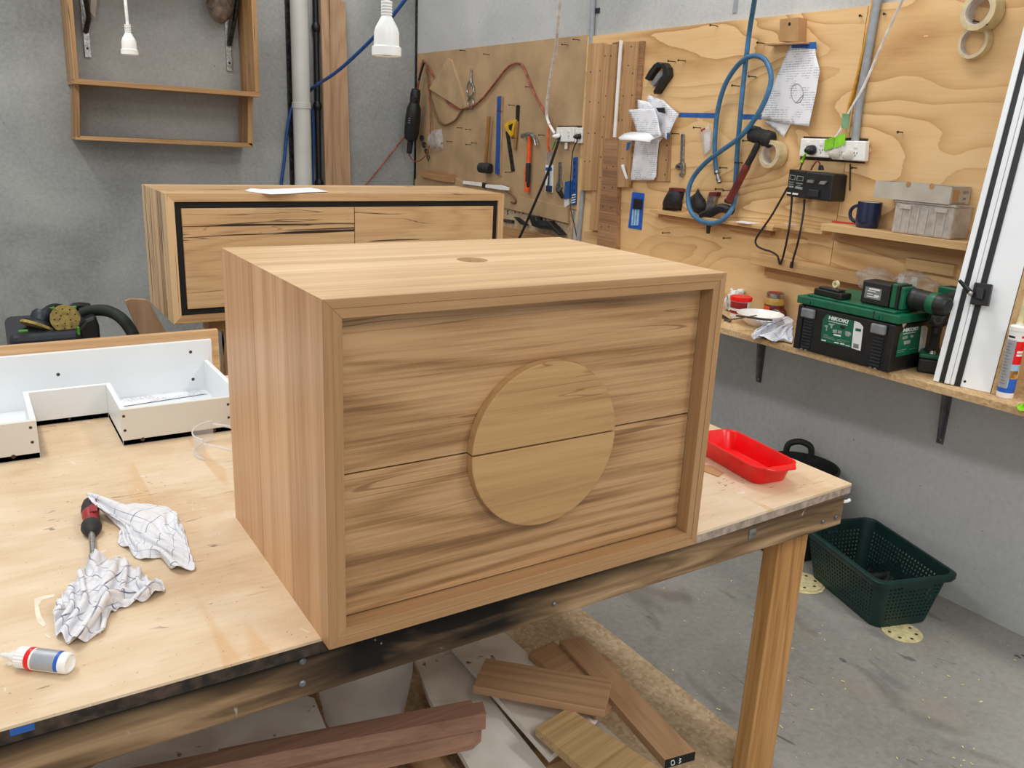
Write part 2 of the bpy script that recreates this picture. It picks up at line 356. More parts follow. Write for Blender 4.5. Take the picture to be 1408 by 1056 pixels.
M['paper'] = plain('white_paper', (238, 239, 242), 0.7, var=0.01)

# ------------------------------------------------------------------ mesh helpers
class MB:
    def __init__(s): s.v = []; s.f = []; s.s = []
    def add(s, vs, fs, smooth=False):
        o = len(s.v); s.v += [V(v) for v in vs]; s.f += [tuple(i+o for i in f) for f in fs]; s.s += [smooth]*len(fs); return s
    def box(s, x0, x1, y0, y1, z0, z1, mt=None):
        vs = [V(p) for p in ((x0,y0,z0),(x1,y0,z0),(x1,y1,z0),(x0,y1,z0),(x0,y0,z1),(x1,y0,z1),(x1,y1,z1),(x0,y1,z1))]
        if mt: vs = [mt @ v for v in vs]
        return s.add(vs, [(0,3,2,1),(4,5,6,7),(0,1,5,4),(1,2,6,5),(2,3,7,6),(3,0,4,7)])
    def prism(s, poly, d, smooth=False):
        n = len(poly); poly = [V(p) for p in poly]; d = V(d)
        nm = V((0, 0, 0))
        for i in range(n): nm += (poly[i]-poly[0]).cross(poly[(i+1) % n]-poly[0])
        if nm.dot(d) > 0: poly = poly[::-1]
        vs = poly+[p+d for p in poly]
        o = len(s.v); s.add(vs, [tuple(range(n)), tuple(range(2*n-1, n-1, -1))])
        for i in range(n):
            j = (i+1) % n; s.f.append((o+j, o+i, o+n+i, o+n+j)); s.s.append(smooth)
        return s
    def rings(s, rs, closed=True, cap0=True, cap1=True, smooth=True, skip=None):
        n = len(rs[0]); vs = [p for r in rs for p in r]; fs = []
        for k in range(len(rs)-1):
            for i in range(n if closed else n-1):
                j = (i+1) % n
                if skip and skip(k, i): continue
                fs.append((k*n+i, k*n+j, (k+1)*n+j, (k+1)*n+i))
        s.add(vs, fs, smooth); o = len(s.v)-len(vs)
        if cap0: s.f.append(tuple(o+i for i in range(n-1, -1, -1))); s.s.append(False)
        if cap1: s.f.append(tuple(o+(len(rs)-1)*n+i for i in range(n))); s.s.append(False)
        return s
    def tube(s, path, r, n=8, closed=False, smoothpath=4):
        p = [V(q) for q in path]
        if smoothpath and len(p) > 2: p = catmull(p, smoothpath, closed)
        rr = r if isinstance(r, (list, tuple)) else None
        N = len(p); rs = []; up = None
        for i in range(N):
            if closed: t = p[(i+1) % N]-p[i-1]
            else: t = p[min(i+1, N-1)]-p[max(i-1, 0)]
            t.normalize()
            if up is None:
                a = V((0, 0, 1)) if abs(t.z) < 0.9 else V((1, 0, 0)); up = (a-t*a.dot(t)).normalized()
            else: up = (up-t*up.dot(t)).normalized()
            w_ = t.cross(up)
            R = r if rr is None else rr[0]+(rr[-1]-rr[0])*i/(N-1) if len(rr) == 2 else rr[min(i, len(rr)-1)]
            rs.append([p[i]+(up*cos(2*pi*k/n)+w_*sin(2*pi*k/n))*R for k in range(n)])
        if closed: rs.append(rs[0]); return s.rings(rs, cap0=False, cap1=False)
        return s.rings(rs)
    def lathe(s, prof, o, ax=(0, 0, 1), n=24, a0=0.0, a1=2*pi, caps=False):
        ax = V(ax).normalized(); a = V((1, 0, 0)) if abs(ax.x) < 0.9 else V((0, 1, 0))
        u = (a-ax*a.dot(ax)).normalized(); w_ = ax.cross(u); o = V(o); rs = []
        full = abs(a1-a0-2*pi) < 1e-6; k = n if full else n+1
        for (r, h) in prof:
            rs.append([o+ax*h+(u*cos(a0+(a1-a0)*i/n)+w_*sin(a0+(a1-a0)*i/n))*max(r, 1e-5) for i in range(k)])
        return s.rings(rs, closed=full, cap0=caps, cap1=caps)
    def cyl(s, a, b, r, n=16, r2=None):
        a, b = V(a), V(b); return s.lathe([(r, 0), (r if r2 is None else r2, (b-a).length)], a, b-a, n, caps=True)
    def build(s, name, mat, parent=None, bev=0.0, ang=35, label=None, solid=0.0, seg=2, sub=0, origin=None):
        me = bpy.data.meshes.new(name); Mi = Matrix.Identity(4)
        if parent is not None: Mi = root_m(parent).inverted()
        og = Mi @ V(origin) if origin else V((0, 0, 0))
        me.from_pydata([Mi @ v - og for v in s.v], [], s.f)
        me.polygons.foreach_set('use_smooth', s.s); me.update()
        if any(s.s): me.set_sharp_from_angle(angle=radians(ang))
        me.materials.append(M[mat] if isinstance(mat, str) else mat)
        o = bpy.data.objects.new(name, me); COL.objects.link(o)
        if parent is not None: o.parent = parent
        o.location = og
        if solid:
            md = o.modifiers.new('solid', 'SOLIDIFY'); md.thickness = solid; md.offset = 0
        if bev:
            md = o.modifiers.new('bevel', 'BEVEL'); md.width = bev; md.segments = seg; md.limit_method = 'ANGLE'; md.angle_limit = radians(30)
        if sub:
            md = o.modifiers.new('sub', 'SUBSURF'); md.levels = sub; md.render_levels = sub
        if label: o['label'] = label
        return o
    def solo(s, name, mat, label, cat, group=None, kind=None, **kw):
        lo = V((min(v.x for v in s.v), min(v.y for v in s.v), min(v.z for v in s.v))); hi = V((max(v.x for v in s.v), max(v.y for v in s.v), max(v.z for v in s.v)))
        c = V(((lo.x+hi.x)/2, (lo.y+hi.y)/2, lo.z)); s.v = [v-c for v in s.v]
        o = s.build(name, mat, None, **kw); o.location = c
        if kind: o['kind'] = kind
        else:
            o['label'] = label; o['category'] = cat
            if group: o['group'] = group
        return o
RM = {}
def root_m(o):
    while o.parent is not None: o = o.parent
    return RM.get(o.name, Matrix.Translation(o.location))
def thing(name, loc, label, cat, group=None, rz=0.0):
    o = bpy.data.objects.new(name, None); o.empty_display_size = 0.05; COL.objects.link(o)
    o.location = loc; o.rotation_euler = (0, 0, rz); o['label'] = label; o['category'] = cat
    if group: o['group'] = group
    RM[o.name] = Matrix.LocRotScale(V(loc), Matrix.Rotation(rz, 3, 'Z').to_quaternion(), None)
    return o
def catmull(p, k, closed=False):
    out = []; N = len(p); rng = N if closed else N-1
    for i in range(rng):
        g_ = (lambda j: p[j % N]) if closed else (lambda j: p[max(0, min(N-1, j))])
        a, b, c, d = g_(i-1), g_(i), g_(i+1), g_(i+2)
        for j in range(k):
            t = j/k; out.append(0.5*((2*b)+(c-a)*t+(2*a-5*b+4*c-d)*t*t+(3*b-a-3*c+d)*t**3))
    if not closed: out.append(p[-1].copy())
    return out
def cdt(poly, step, hfun):
    """fill a 2-D outline with a fine grid; hfun(x, y, d) -> 3-D point, d = distance to the outline"""
    P = [V((p[0], p[1])) for p in poly]; n = len(P); bd = []
    for i in range(n):
        a, b = P[i], P[(i+1) % n]; k = max(1, int((b-a).length/step))
        bd += [a.lerp(b, j/k) for j in range(k)]
    def dist(q):
        m_ = 1e9
        for i in range(n):
            a, b = P[i], P[(i+1) % n]; ab = b-a; t = max(0, min(1, (q-a).dot(ab)/max(ab.length_squared, 1e-12))); m_ = min(m_, (q-a-ab*t).length)
        return m_
    def inside(q):
        c = False
        for i in range(n):
            a, b = P[i], P[(i+1) % n]
            if (a.y > q.y) != (b.y > q.y) and q.x < (b.x-a.x)*(q.y-a.y)/(b.y-a.y)+a.x: c = not c
        return c
    xs = [p.x for p in P]; ys = [p.y for p in P]; pts = list(bd)
    x = min(xs)
    while x < max(xs):
        y = min(ys)
        while y < max(ys):
            q = V((x+random.uniform(-.2, .2)*step, y+random.uniform(-.2, .2)*step))
            if inside(q) and dist(q) > step*0.5: pts.append(q)
            y += step
        x += step
    nb = len(bd); r = geometry.delaunay_2d_cdt(pts, [(i, (i+1) % nb) for i in range(nb)], [], 1, 1e-6)
    mb = MB(); mb.add([hfun(v.x, v.y, dist(v)) for v in r[0]], [tuple(f) for f in r[2]], True); return mb
def text_mesh(body, o, right, up, height, extr=0.0004, bold=0.0, shear=0.0):
    cu = bpy.data.curves.new('lettering', 'FONT'); cu.body = body; cu.size = height; cu.extrude = extr; cu.offset = bold; cu.shear = shear; cu.resolution_u = 2
    ob = bpy.data.objects.new('lettering', cu); COL.objects.link(ob); dg = bpy.context.evaluated_depsgraph_get()
    me = bpy.data.meshes.new_from_object(ob.evaluated_get(dg)); right, up = V(right).normalized(), V(up).normalized(); nm = right.cross(up)
    mb = MB(); o = V(o); mb.add([o+right*v.co.x+up*v.co.y+nm*v.co.z for v in me.vertices], [tuple(p.vertices) for p in me.polygons])
    bpy.data.objects.remove(ob); bpy.data.meshes.remove(me); return mb
def rrect(cx, cy, hx, hy, r, z, n=6, M4=None):
    pts = []
    for (sx, sy, a) in ((1, 1, 0), (-1, 1, pi/2), (-1, -1, pi), (1, -1, 1.5*pi)):
        for k in range(n+1):
            t = a+pi/2*k/n; pts.append(V((cx+sx*(hx-r)+r*cos(t), cy+sy*(hy-r)+r*sin(t), z)))
    return [M4 @ p for p in pts] if M4 else pts
def resample(ring, k):
    n = len(ring); L = [0]
    for i in range(n): L.append(L[-1]+(ring[(i+1) % n]-ring[i]).length)
    out = []; j = 0
    for q in range(k):
        d = L[-1]*q/k
        while L[j+1] < d: j += 1
        out.append(ring[j].lerp(ring[(j+1) % n], (d-L[j])/max(1e-9, L[j+1]-L[j])))
    return out
def hx_(mb, px, f): return [f(*p) for p in px]
def wallflat(px, off, th):   # a flat piece on the right wall: outline in the frame, front face off+th from the wall
    return MB().prism([WR(x, y, off+th) for x, y in px], (th, 0, 0))

import numpy as np
def drape(poly, z, size, n=52, seed=1, steps=70, hump=.03, caps=(), hold=.6):
    """crumpled cloth: a square towel of the given size squeezed into an outline on a table, then left to buckle and settle"""
    rng = np.random.RandomState(seed); P = np.array([(p.x, p.y) for p in poly]); c = P.mean(0)
    A = np.arctan2(P[:, 1]-c[1], P[:, 0]-c[0])
    # outline as arc length
    seg = np.linalg.norm(np.roll(P, -1, 0)-P, axis=1); L = np.concatenate([[0], np.cumsum(seg)])
    def edge(t):
        d = (t % 1)*L[-1]; i = np.clip(np.searchsorted(L, d, 'right')-1, 0, len(P)-1); f = (d-L[i])/np.maximum(seg[i], 1e-9)
        return P[i]+(P[(i+1) % len(P)]-P[i])*f[:, None]
    u = np.linspace(-1, 1, n); U, Vv = np.meshgrid(u, u, indexing='ij'); r = np.maximum(abs(U), abs(Vv))
    th = np.where(abs(U) >= abs(Vv), np.where(U > 0, Vv/np.maximum(abs(U), 1e-9), 4-Vv/np.maximum(abs(U), 1e-9)), np.where(Vv > 0, 2-U/np.maximum(abs(Vv), 1e-9), 6+U/np.maximum(abs(Vv), 1e-9)))/8+rng.rand()
    E_ = edge(th.ravel()).reshape(n, n, 2)
    X = np.zeros((n, n, 3)); X[..., :2] = c+(E_-c)*(r[..., None]**.9); rest_xy = X[..., :2].copy()
    ph = [(rng.uniform(3, 8), rng.uniform(0, 6.28), rng.uniform(0, 6.28)) for _ in range(5)]
    H = sum(np.sin(k*(U*np.cos(a)+Vv*np.sin(a))+b) for k, a, b in ph)/2.6
    X[..., 2] = z+.004+hump*(1-r**3)*(.55+.6*H)+rng.rand(n, n)*.001
    X[..., :2] += rng.randn(n, n, 2)*.0006
    d0 = size/(n-1); Vel = np.zeros_like(X); bm = r > .985
    def con(Xn, sa, sb, L0, k):
        a, b = Xn[sa], Xn[sb]; d = b-a; l = np.linalg.norm(d, axis=-1, keepdims=True); q = d*(.5*k*(l-L0)/np.maximum(l, 1e-9)); Xn[sa] += q; Xn[sb] -= q
    S_ = np.s_; cs = []
    for o in (0, 1):
        m_ = (n-1-o)//2
        cs.append((S_[o:o+2*m_:2, :], S_[o+1:o+1+2*m_:2, :], d0, .9)); cs.append((S_[:, o:o+2*m_:2], S_[:, o+1:o+1+2*m_:2], d0, .9))
        cs.append((S_[o:o+2*m_:2, :-1], S_[o+1:o+1+2*m_:2, 1:], d0*1.414, .35)); cs.append((S_[o:o+2*m_:2, 1:], S_[o+1:o+1+2*m_:2, :-1], d0*1.414, .35))
    for o in range(4):
        m_ = max(0, (n-2-o+3)//4); i0 = np.arange(o, n-2, 4)
        cs.append((S_[i0, :], S_[i0+2, :], d0*2, .45)); cs.append((S_[:, i0], S_[:, i0+2], d0*2, .45))
    for a_, b_, rr in caps:
        a_, b_ = np.array(a_), np.array(b_); ab = (b_-a_)[:2]; t = np.clip(((X[..., :2]-a_[:2]) @ ab)/(ab @ ab), 0, 1); dd = np.linalg.norm(X[..., :2]-(a_[:2]+t[..., None]*ab), axis=-1)
        zc = a_[2]+(b_[2]-a_[2])*t+rr; X[..., 2] = np.where(dd < rr*1.25, np.maximum(X[..., 2], zc+.003), X[..., 2])
    for st in range(steps):
        Vel[..., 2] -= 9.8*.004; Vel *= .93; Xn = X+Vel*.006
        for it in range(6):
            for sa, sb, l0, k in cs: con(Xn, sa, sb, l0, k)
            Xn[bm, :2] += (rest_xy[bm]-Xn[bm, :2])*hold
            Xn[..., :2] += (rest_xy-Xn[..., :2])*.015
            for a_, b_, rr in caps:
                a_, b_ = np.array(a_), np.array(b_); ab = b_-a_; t = np.clip(((Xn-a_) @ ab)/(ab @ ab), 0, 1); q = a_+t[..., None]*ab; dv = Xn-q; l = np.linalg.norm(dv, axis=-1)
                k_ = l < rr; Xn[k_] = q[k_]+dv[k_]/np.maximum(l[k_], 1e-6)[:, None]*rr
            Xn[..., 2] = np.maximum(Xn[..., 2], z+.0022)
        fl = Xn[..., 2] < z+.003
        Xn[fl, :2] = X[fl, :2]+(Xn[fl, :2]-X[fl, :2])*.4
        Vel = (Xn-X)/.006*.55; sp = np.linalg.norm(Vel, axis=-1, keepdims=True); Vel *= np.minimum(1, .8/np.maximum(sp, 1e-9)); X = Xn
    return X
def rag(px, size, seed, name, mat, label, z=B, n=52, caps=(), hump=.03, steps=70, group=None):
    P = [PZ(x, y, z) for x, y in px]; X = drape(P, z, size, n, seed, steps, hump, caps)
    lo = X.reshape(-1, 3); c = V((float(lo[:, 0].mean()), float(lo[:, 1].mean()), z))
    me = bpy.data.meshes.new(name); me.from_pydata([V(map(float, q))-c for q in lo], [], [(i*n+j, (i+1)*n+j, (i+1)*n+j+1, i*n+j+1) for i in range(n-1) for j in range(n-1)])
    uvl = me.uv_layers.new(name='towel'); 
    for lp in me.loops: uvl.data[lp.index].uv = ((lp.vertex_index//n)/(n-1), (lp.vertex_index % n)/(n-1))
    me.polygons.foreach_set('use_smooth', [True]*len(me.polygons)); me.materials.append(M[mat]); o = bpy.data.objects.new(name, me); COL.objects.link(o); o.location = c
    md = o.modifiers.new('solid', 'SOLIDIFY'); md.thickness = .0012; md.offset = 0
    md = o.modifiers.new('sub', 'SUBSURF'); md.levels = 1; md.render_levels = 1
    o['label'] = label; o['category'] = 'rag'
    if group: o['group'] = group
    return o

# ================================================================== the room
def struct(mb, name, mat, **k):
    o = mb.build(name, mat, None, **k); o['kind'] = 'structure'; return o
struct(MB().box(-4.5, XW+0.2, -4.5, YW+0.2, -0.12, 0), 'floor', 'floor')
struct(MB().box(-4.5, XW+0.2, YW, YW+0.2, 0, 3.7), 'wall_back', 'wall_b')
wr = struct(MB().box(XW, XW+0.2, -4.5, YW, 0, 3.7), 'wall_right', 'wall_r')
# joint strip in the corner
struct(MB().box(XW-0.012, XW, YW-0.016, YW, 0, 3.7), 'trim_1', 'darksteel')
# panel joint seen above the plywood
a = WR(1011, 15); struct(MB().box(XW-0.004, XW-.0002, a.y-0.012, a.y+0.012, 2.1, 3.7), 'trim_2', 'galv')

# ================================================================== work bench
bench = thing('workbench', (0.3, 0.8, 0), 'long timber workbench with stained plywood top carrying the oak vanity', 'workbench')
BX0, BX1, BY0, BY1 = -1.35, 1.312, 0.036, 1.52
bq = [(BX0, BY0), (.8, BY0-.002), (1.304, .057), (BX1, BY1), (BX0, BY1)]
MB().prism([(x, y, B-.006) for x, y in bq], (0, 0, .006)).build('bench_top', 'bench', bench)
MB().prism([(x, y, B-.024) for x, y in bq], (0, 0, .0175)).build('top_edge', 'ply_edge', bench)
MB().box(BX0, 0.05, BY0-0.0015, BY0+0.03, B-0.0245, B-0.0045).build('dirty_edge_strip', 'dark_edge', bench, label='black stained edge strip')
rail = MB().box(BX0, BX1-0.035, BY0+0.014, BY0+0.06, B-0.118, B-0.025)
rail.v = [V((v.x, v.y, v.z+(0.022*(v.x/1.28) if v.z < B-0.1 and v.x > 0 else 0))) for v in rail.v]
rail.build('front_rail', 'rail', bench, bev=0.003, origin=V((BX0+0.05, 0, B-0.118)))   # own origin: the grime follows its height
MB().box(BX1-0.08, BX1-0.036, BY0+0.06, BY1-0.05, B-0.115, B-0.025).build('end_rail', 'pine_leg', bench)
MB().box(BX0, BX1-0.035, BY1-0.06, BY1-0.015, B-0.115, B-0.025).build('back_rail', 'pine_leg', bench)
for (x0, x1, y0) in ((1.128, 1.23, 0.098), (-1.25, -1.15, 0.098), (1.10, 1.20, 1.42), (-1.25, -1.15, 1.42)):
    MB().box(x0, x1, y0, y0+0.045, 0, B-0.026).build('leg', 'pine_leg', bench, bev=0.003)
for px, py, r in ((416, 909, .006), (415.5, 939.5, .006), (762, 830, .0045), (1131, 717, .005), (1149, 711, .006)):
    p = PY(px, py, BY0+0.014); MB().lathe([(0, 0.004), (r*.6, 0.004), (r, 0.002), (r, 0)], p, (0, -1, 0), 14).build('bolt_head', 'bracketgrey', bench)
p = PY(1034, 733, BY0+0.014); MB().box(p.x-.011, p.x+.011, p.y-.002, p.y, p.z-.011, p.z+.011).build('metal_plate', 'steel', bench)
p = PY(1158, 690, BY0+0.03); MB().tube([p, p+V((.012, -.004, .001)), p+V((.02, -.006, .004))], .004, 6).build('white_hook', 'white_pl', bench)
p = PY(32, 994, BY0-0.001); MB().box(p.x-.016, p.x+.012, p.y-.001, p.y, p.z-.014, p.z-.004).build('tape_scrap', 'bluetape', bench)

for px in ([(47, 823), (60, 819), (75, 817), (75, 820), (58, 825), (53, 832), (56, 846), (63, 858), (60, 862), (52, 856), (48, 842)], [(63, 872), (70, 875), (69, 878), (62, 875)], [(8, 912), (14, 909), (18, 913), (12, 916)]):
    MB().prism([PZ(x, y, B+.0007) for x, y in px], (0, 0, -.0006)).build('glue_smear', 'glue', bench, label='dried white glue smear')
# ================================================================== the oak vanity in the foreground
VW, VD, VH = 0.75, 0.517, 0.533
van = thing('vanity_cabinet', (VW/2, VD/2, B), 'large oak vanity cabinet with round split handle, in front on the bench', 'cabinet')
t = 0.0135; t2 = 0.028
def zz(l): return [(x, z+B) for x, z in l]
def xzprism(poly, y0, y1): return MB().prism([(x, y0, z) for x, z in poly], (0, y1-y0, 0))
T = 0.018
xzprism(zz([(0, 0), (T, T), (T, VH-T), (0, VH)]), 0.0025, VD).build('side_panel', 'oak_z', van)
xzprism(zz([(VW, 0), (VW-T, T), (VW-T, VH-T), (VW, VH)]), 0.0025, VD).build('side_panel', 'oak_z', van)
xzprism(zz([(0, 0), (VW, 0), (VW-T, T), (T, T)]), 0.0025, VD).build('bottom_panel', 'oak_x', van)
# the top, with its round waste hole
cx, cy, hr = 0.377, 0.262, 0.0285
mb = MB(); N = 64; top = []; 
def rectpt(a, m_=0.0):
    dx, dy = cos(a), sin(a); ts = []
    if dx > 1e-9: ts.append((VW-m_-cx)/dx)
    if dx < -1e-9: ts.append((m_-cx)/dx)
    if dy > 1e-9: ts.append((VD-cy)/dy)
    if dy < -1e-9: ts.append((0.0025-cy)/dy)
    t_ = min(ts); return cx+dx*t_, cy+dy*t_
ang = sorted([2*pi*i/N for i in range(N)]+[atan2(y-cy, x-cx) % (2*pi) for x, y in ((0, 0.0025), (VW, 0.0025), (VW, VD), (0, VD))])
outt = [V((*rectpt(a), B+VH)) for a in ang]; inn = [V((cx+hr*cos(a), cy+hr*sin(a), B+VH)) for a in ang]
low = [V((p.x, p.y, B+VH-T)) for p in inn]
def inset(p): 
    return V((min(max(p.x, T if p.x < 1e-4 else 0), VW-T if p.x > VW-1e-4 else VW), p.y, B+VH-T))
outl = [inset(p) for p in outt]
mb.rings([outl, outt, inn, low, outl], cap0=False, cap1=False, smooth=False)
mb.build('top_panel', 'oak_x', van)
MB().lathe([(hr+.004, 0), (hr+.004, .012), (0, .012)], (cx, cy, B+VH-T-.03), n=24).build('waste_hole_cover', 'hole_in', van, label='brown bottom of the round waste hole')
MB().box(T, VW-T, VD-0.02, VD-0.004, B+T, B+VH-T).build('back_panel', 'oak_z', van)
# mitred front edge: outer strip and inner bead, each corner cut at 45 degrees
def strips(a, b, y0, y1, nm):
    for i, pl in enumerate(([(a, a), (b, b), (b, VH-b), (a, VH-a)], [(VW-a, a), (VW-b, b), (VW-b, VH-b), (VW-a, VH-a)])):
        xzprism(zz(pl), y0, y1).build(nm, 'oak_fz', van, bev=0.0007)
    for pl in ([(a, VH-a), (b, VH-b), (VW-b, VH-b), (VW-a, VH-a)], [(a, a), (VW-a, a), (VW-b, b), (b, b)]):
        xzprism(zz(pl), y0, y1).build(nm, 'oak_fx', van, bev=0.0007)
strips(0, t, 0, 0.0025, 'edge_strip')
strips(t, t2, 0.0012, 0.075, 'inner_bead')
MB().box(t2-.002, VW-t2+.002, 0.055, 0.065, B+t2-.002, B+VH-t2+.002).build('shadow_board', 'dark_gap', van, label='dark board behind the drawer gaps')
yd = 0.030; zg = 0.2645
dcx, dcz, dr = 0.387, 0.2612, 0.1435
for (z0, z1, up) in ((zg+.0013, VH-t2-.0012, 1), (t2+.003, zg-.0013, 0)):
    d = MB().box(t2+.0012, VW-t2-.0012, yd, yd+.02, B+z0, B+z1).build('drawer_front', 'oak_front', van, bev=0.0008)
    zc = (z0 if up else z1)+0; h = zc-dcz; n = 48; pts = []
    a0 = math.asin(max(-1, min(1, h/dr)))
    a1 = pi-a0
    for k in range(n+1):
        a = a0+(a1-a0)*k/n if up else a1+(2*pi+a0-a1)*k/n
        pts.append((dcx+dr*cos(a), yd-.019, B+dcz+dr*sin(a)))
    MB().prism(pts, (0, .0188, 0)).build('handle', 'oak_disc', d, bev=0.0015, label='half round pale wood handle, '+('upper' if up else 'lower')+' half of the disc')

# ================================================================== long vanity behind
c2 = thing('wall_vanity', (0.98, 2.55, B), 'wide dark-veined timber vanity with black recessed border, behind the bench', 'cabinet')
CY0, CX0, CX1, CZ0, CZ1 = 2.3, 0.245, 1.706, B-0.004, B+0.486
CD = 0.47; ct = 0.03
def m_tr(p): return p
def cp(poly, y0, y1): return MB().prism([(x, y0, z) for x, z in poly], (0, y1-y0, 0))
cp([(CX0, CZ0), (CX0+ct, CZ0+ct), (CX0+ct, CZ1-ct), (CX0, CZ1)], CY0, CY0+CD).build('side_panel', 'messmate_z', c2)
cp([(CX1, CZ0), (CX1-ct, CZ0+ct), (CX1-ct, CZ1-ct), (CX1, CZ1)], CY0, CY0+CD).build('side_panel', 'messmate_z', c2)
cp([(CX0, CZ1), (CX0+ct, CZ1-ct), (CX1-ct, CZ1-ct), (CX1, CZ1)], CY0, CY0+CD).build('top_panel', 'messmate_x', c2)
cp([(CX0, CZ0), (CX1, CZ0), (CX1-ct, CZ0+ct), (CX0+ct, CZ0+ct)], CY0, CY0+CD).build('bottom_panel', 'messmate_x', c2)
MB().box(CX0+ct, CX1-ct, CY0+CD-.02, CY0+CD-.005, CZ0+ct, CZ1-ct).build('back_panel', 'messmate_x', c2)
bw = 0.023; i0, i1, j0, j1 = CX0+ct, CX1-ct, CZ0+ct, CZ1-ct
for pl in ([(i0, j0), (i0+bw, j0), (i0+bw, j1), (i0, j1)], [(i1-bw, j0), (i1, j0), (i1, j1), (i1-bw, j1)], [(i0+bw, j1-bw), (i1-bw, j1-bw), (i1-bw, j1), (i0+bw, j1)], [(i0+bw, j0), (i1-bw, j0), (i1-bw, j0+bw), (i0+bw, j0+bw)]):
    cp(pl, CY0+.012, CY0+.03).build('black_border', 'blackpaint', c2, label='matt black recessed border')
xm = 0.982
for x0, x1 in ((i0+bw+.002, xm-.0015), (xm+.0015, i1-bw-.002)):
    MB().box(x0, x1, CY0+.002, CY0+.024, j0+bw+.002, j1-bw-.002).build('drawer_front', 'messmate_f', c2, bev=0.001)
# trestle that carries it
tr = thing('trestle', (0.98, 2.55, 0), 'rough timber trestle under the dark-veined vanity', 'trestle')
MB().box(0.40, 1.6, 2.42, 2.52, CZ0-.07, CZ0-.001).build('top_beam', 'batten_y', tr)
for x in (0.47, 1.47):
    for s_ in (-1, 1):
        MB().prism([(x, 2.47-s_*.02, CZ0-.07), (x+.07, 2.47-s_*.02, CZ0-.07), (x+.07, 2.47+s_*.22, 0), (x, 2.47+s_*.22, 0)], (0, .04, 0)).build('leg', 'batten_z', tr)
# paper on it
q = [PZ(x, y, CZ1+.002) for x, y in ((336, 262.5), (345, 258.5), (362, 260), (428, 257.5), (452, 264), (400, 266), (372, 267))]
q2 = cdt([(v.x, v.y) for v in q], 0.02, lambda x, y, d: V((x, y, CZ1+.0015+.005*max(0, noise.noise((x*7, y*7, 1))))))
q2.solo('paper_sheet', 'paper', 'loose white paper lying on the dark-veined vanity', 'paper', solid=0.0004)

# ================================================================== white drawer with a plumbing notch, lying on the bench
dr_ = thing('drawer', (-0.25, 1.2, B), 'white notched drawer with oak front lying on the bench at left', 'drawer')
hz = B+.09; y0, y1, ny = 1.018, 1.355, 1.25; nx0, nx1 = -.303, -.129; ex = .152; wx = -.85; bt = .012
fl = [(wx, y0), (nx0, y0), (nx0, ny), (nx1, ny), (nx1, y0), (ex, y0), (ex, y1), (wx, y1)]
MB().prism([(x, y, B+.0012) for x, y in fl], (0, 0, bt)).build('base', 'white', dr_)
MB().box(wx, nx0, y0, y0+bt, B+.0006, hz).build('front_board', 'cream', dr_, bev=.0008)
MB().box(nx1, ex, y0, y0+bt, B+.0006, hz).build('front_board', 'cream', dr_, bev=.0008)
MB().box(nx0-bt, nx0, y0+bt, ny+bt, B+.0006, hz).build('notch_board', 'white', dr_, bev=.0008)
MB().box(nx1, nx1+bt, y0+bt, ny+bt, B+.0006, hz).build('notch_board', 'white', dr_, bev=.0008)
MB().box(nx0, nx1, ny, ny+bt, B+.0006, hz).build('notch_board', 'white', dr_, bev=.0008)
MB().prism([(ex, y0+bt, B+.002), (ex, y1, B+.002), (ex, y1, B+.1), (ex, y0+bt, hz+.012)], (-bt, 0, 0)).build('end_board', 'white', dr_, bev=.0008)
MB().box(wx, ex+.012, y1, y1+.016, B+.002, B+.158).build('back_board', 'white', dr_, bev=.0008)
MB().box(wx-.02, ex+.036, y1+.017, y1+.037, B+.001, B+.181).build('timber_front', 'oak_x', dr_, bev=.001, label='oak front board of the drawer')
def scr(p, ax, r=.0045):
    MB().lathe([(r, 0), (r*.85, .0008), (0, .0006)], p, ax, 12).build('screw', 'screw', dr_)
for px, py in ((42, 588), (44.5, 608), (170, 572.5), (172, 592)): scr(PY(px, py, y0), (0, -1, 0), .0035)
for px, py in ((18.5, 628), (196.5, 604), (294.5, 591.5)): scr(PY(px, py, y0), (0, -1, 0), .005)
for px, py in ((80, 515), (262, 484), (265.5, 521.5)): scr(PY(px, py, y1), (0, -1, 0), .0045)
scr(PY(95.5, 576, ny), (0, -1, 0), .004)
for px, py in ((313.5, 556), (314.5, 574)): scr(PY(px, py, y0), (0, -1, 0), .0035)
MB().prism([PZ(x, y, B+.0156) for x, y in ((160, 560), (157, 549.5), (268, 535.5), (285, 541))], (0, 0, .0004)).solo('plan_sheet', 'printh', 'printed plan lying inside the white notched drawer', 'paper')

# ================================================================== things lying on the bench
# screwdriver
s0 = V((-.2425, .672, B+.0175)); s1 = V((-.2665, .43, B+.009)); ax = (s1-s0); L = ax.length; ax.normalize()
sd = thing('nut_driver', (s0.x, s0.y, B), 'nut driver with black and red handle under the white rag', 'screwdriver')
MB().lathe([(0, -.006), (.008, -.005), (.0125, .002), (.0155, .02), (.0165, .035), (.0155, .05)], s0, ax, 20).build('handle_cap', 'blackrub', sd, label='black end of the handle')
MB().lathe([(.0155, .05), (.0152, .062), (.0135, .078), (.012, .09), (.0135, .098)], s0, ax, 20).build('handle', 'redd', sd, label='red middle of the handle')
MB().lathe([(.0135, .098), (.0175, .102), (.018, .112), (.015, .12), (.011, .13), (.006, .136)], s0, ax, 20).build('handle_collar', 'blackrub', sd, label='black collar of the handle')
MB().lathe([(.0055, .132), (.0055, L), (0, L)], s0, ax, 14).build('shaft', 'steel', sd, label='bright steel shaft')
MB().box(-.007, .007, -.0012, .0012, .015, .075, Matrix.Translation(s0+V((.006, 0, .0145))) @ ax.to_track_quat('Z', 'Y').to_matrix().to_4x4()).build('grip_inlay', 'redd', sd)

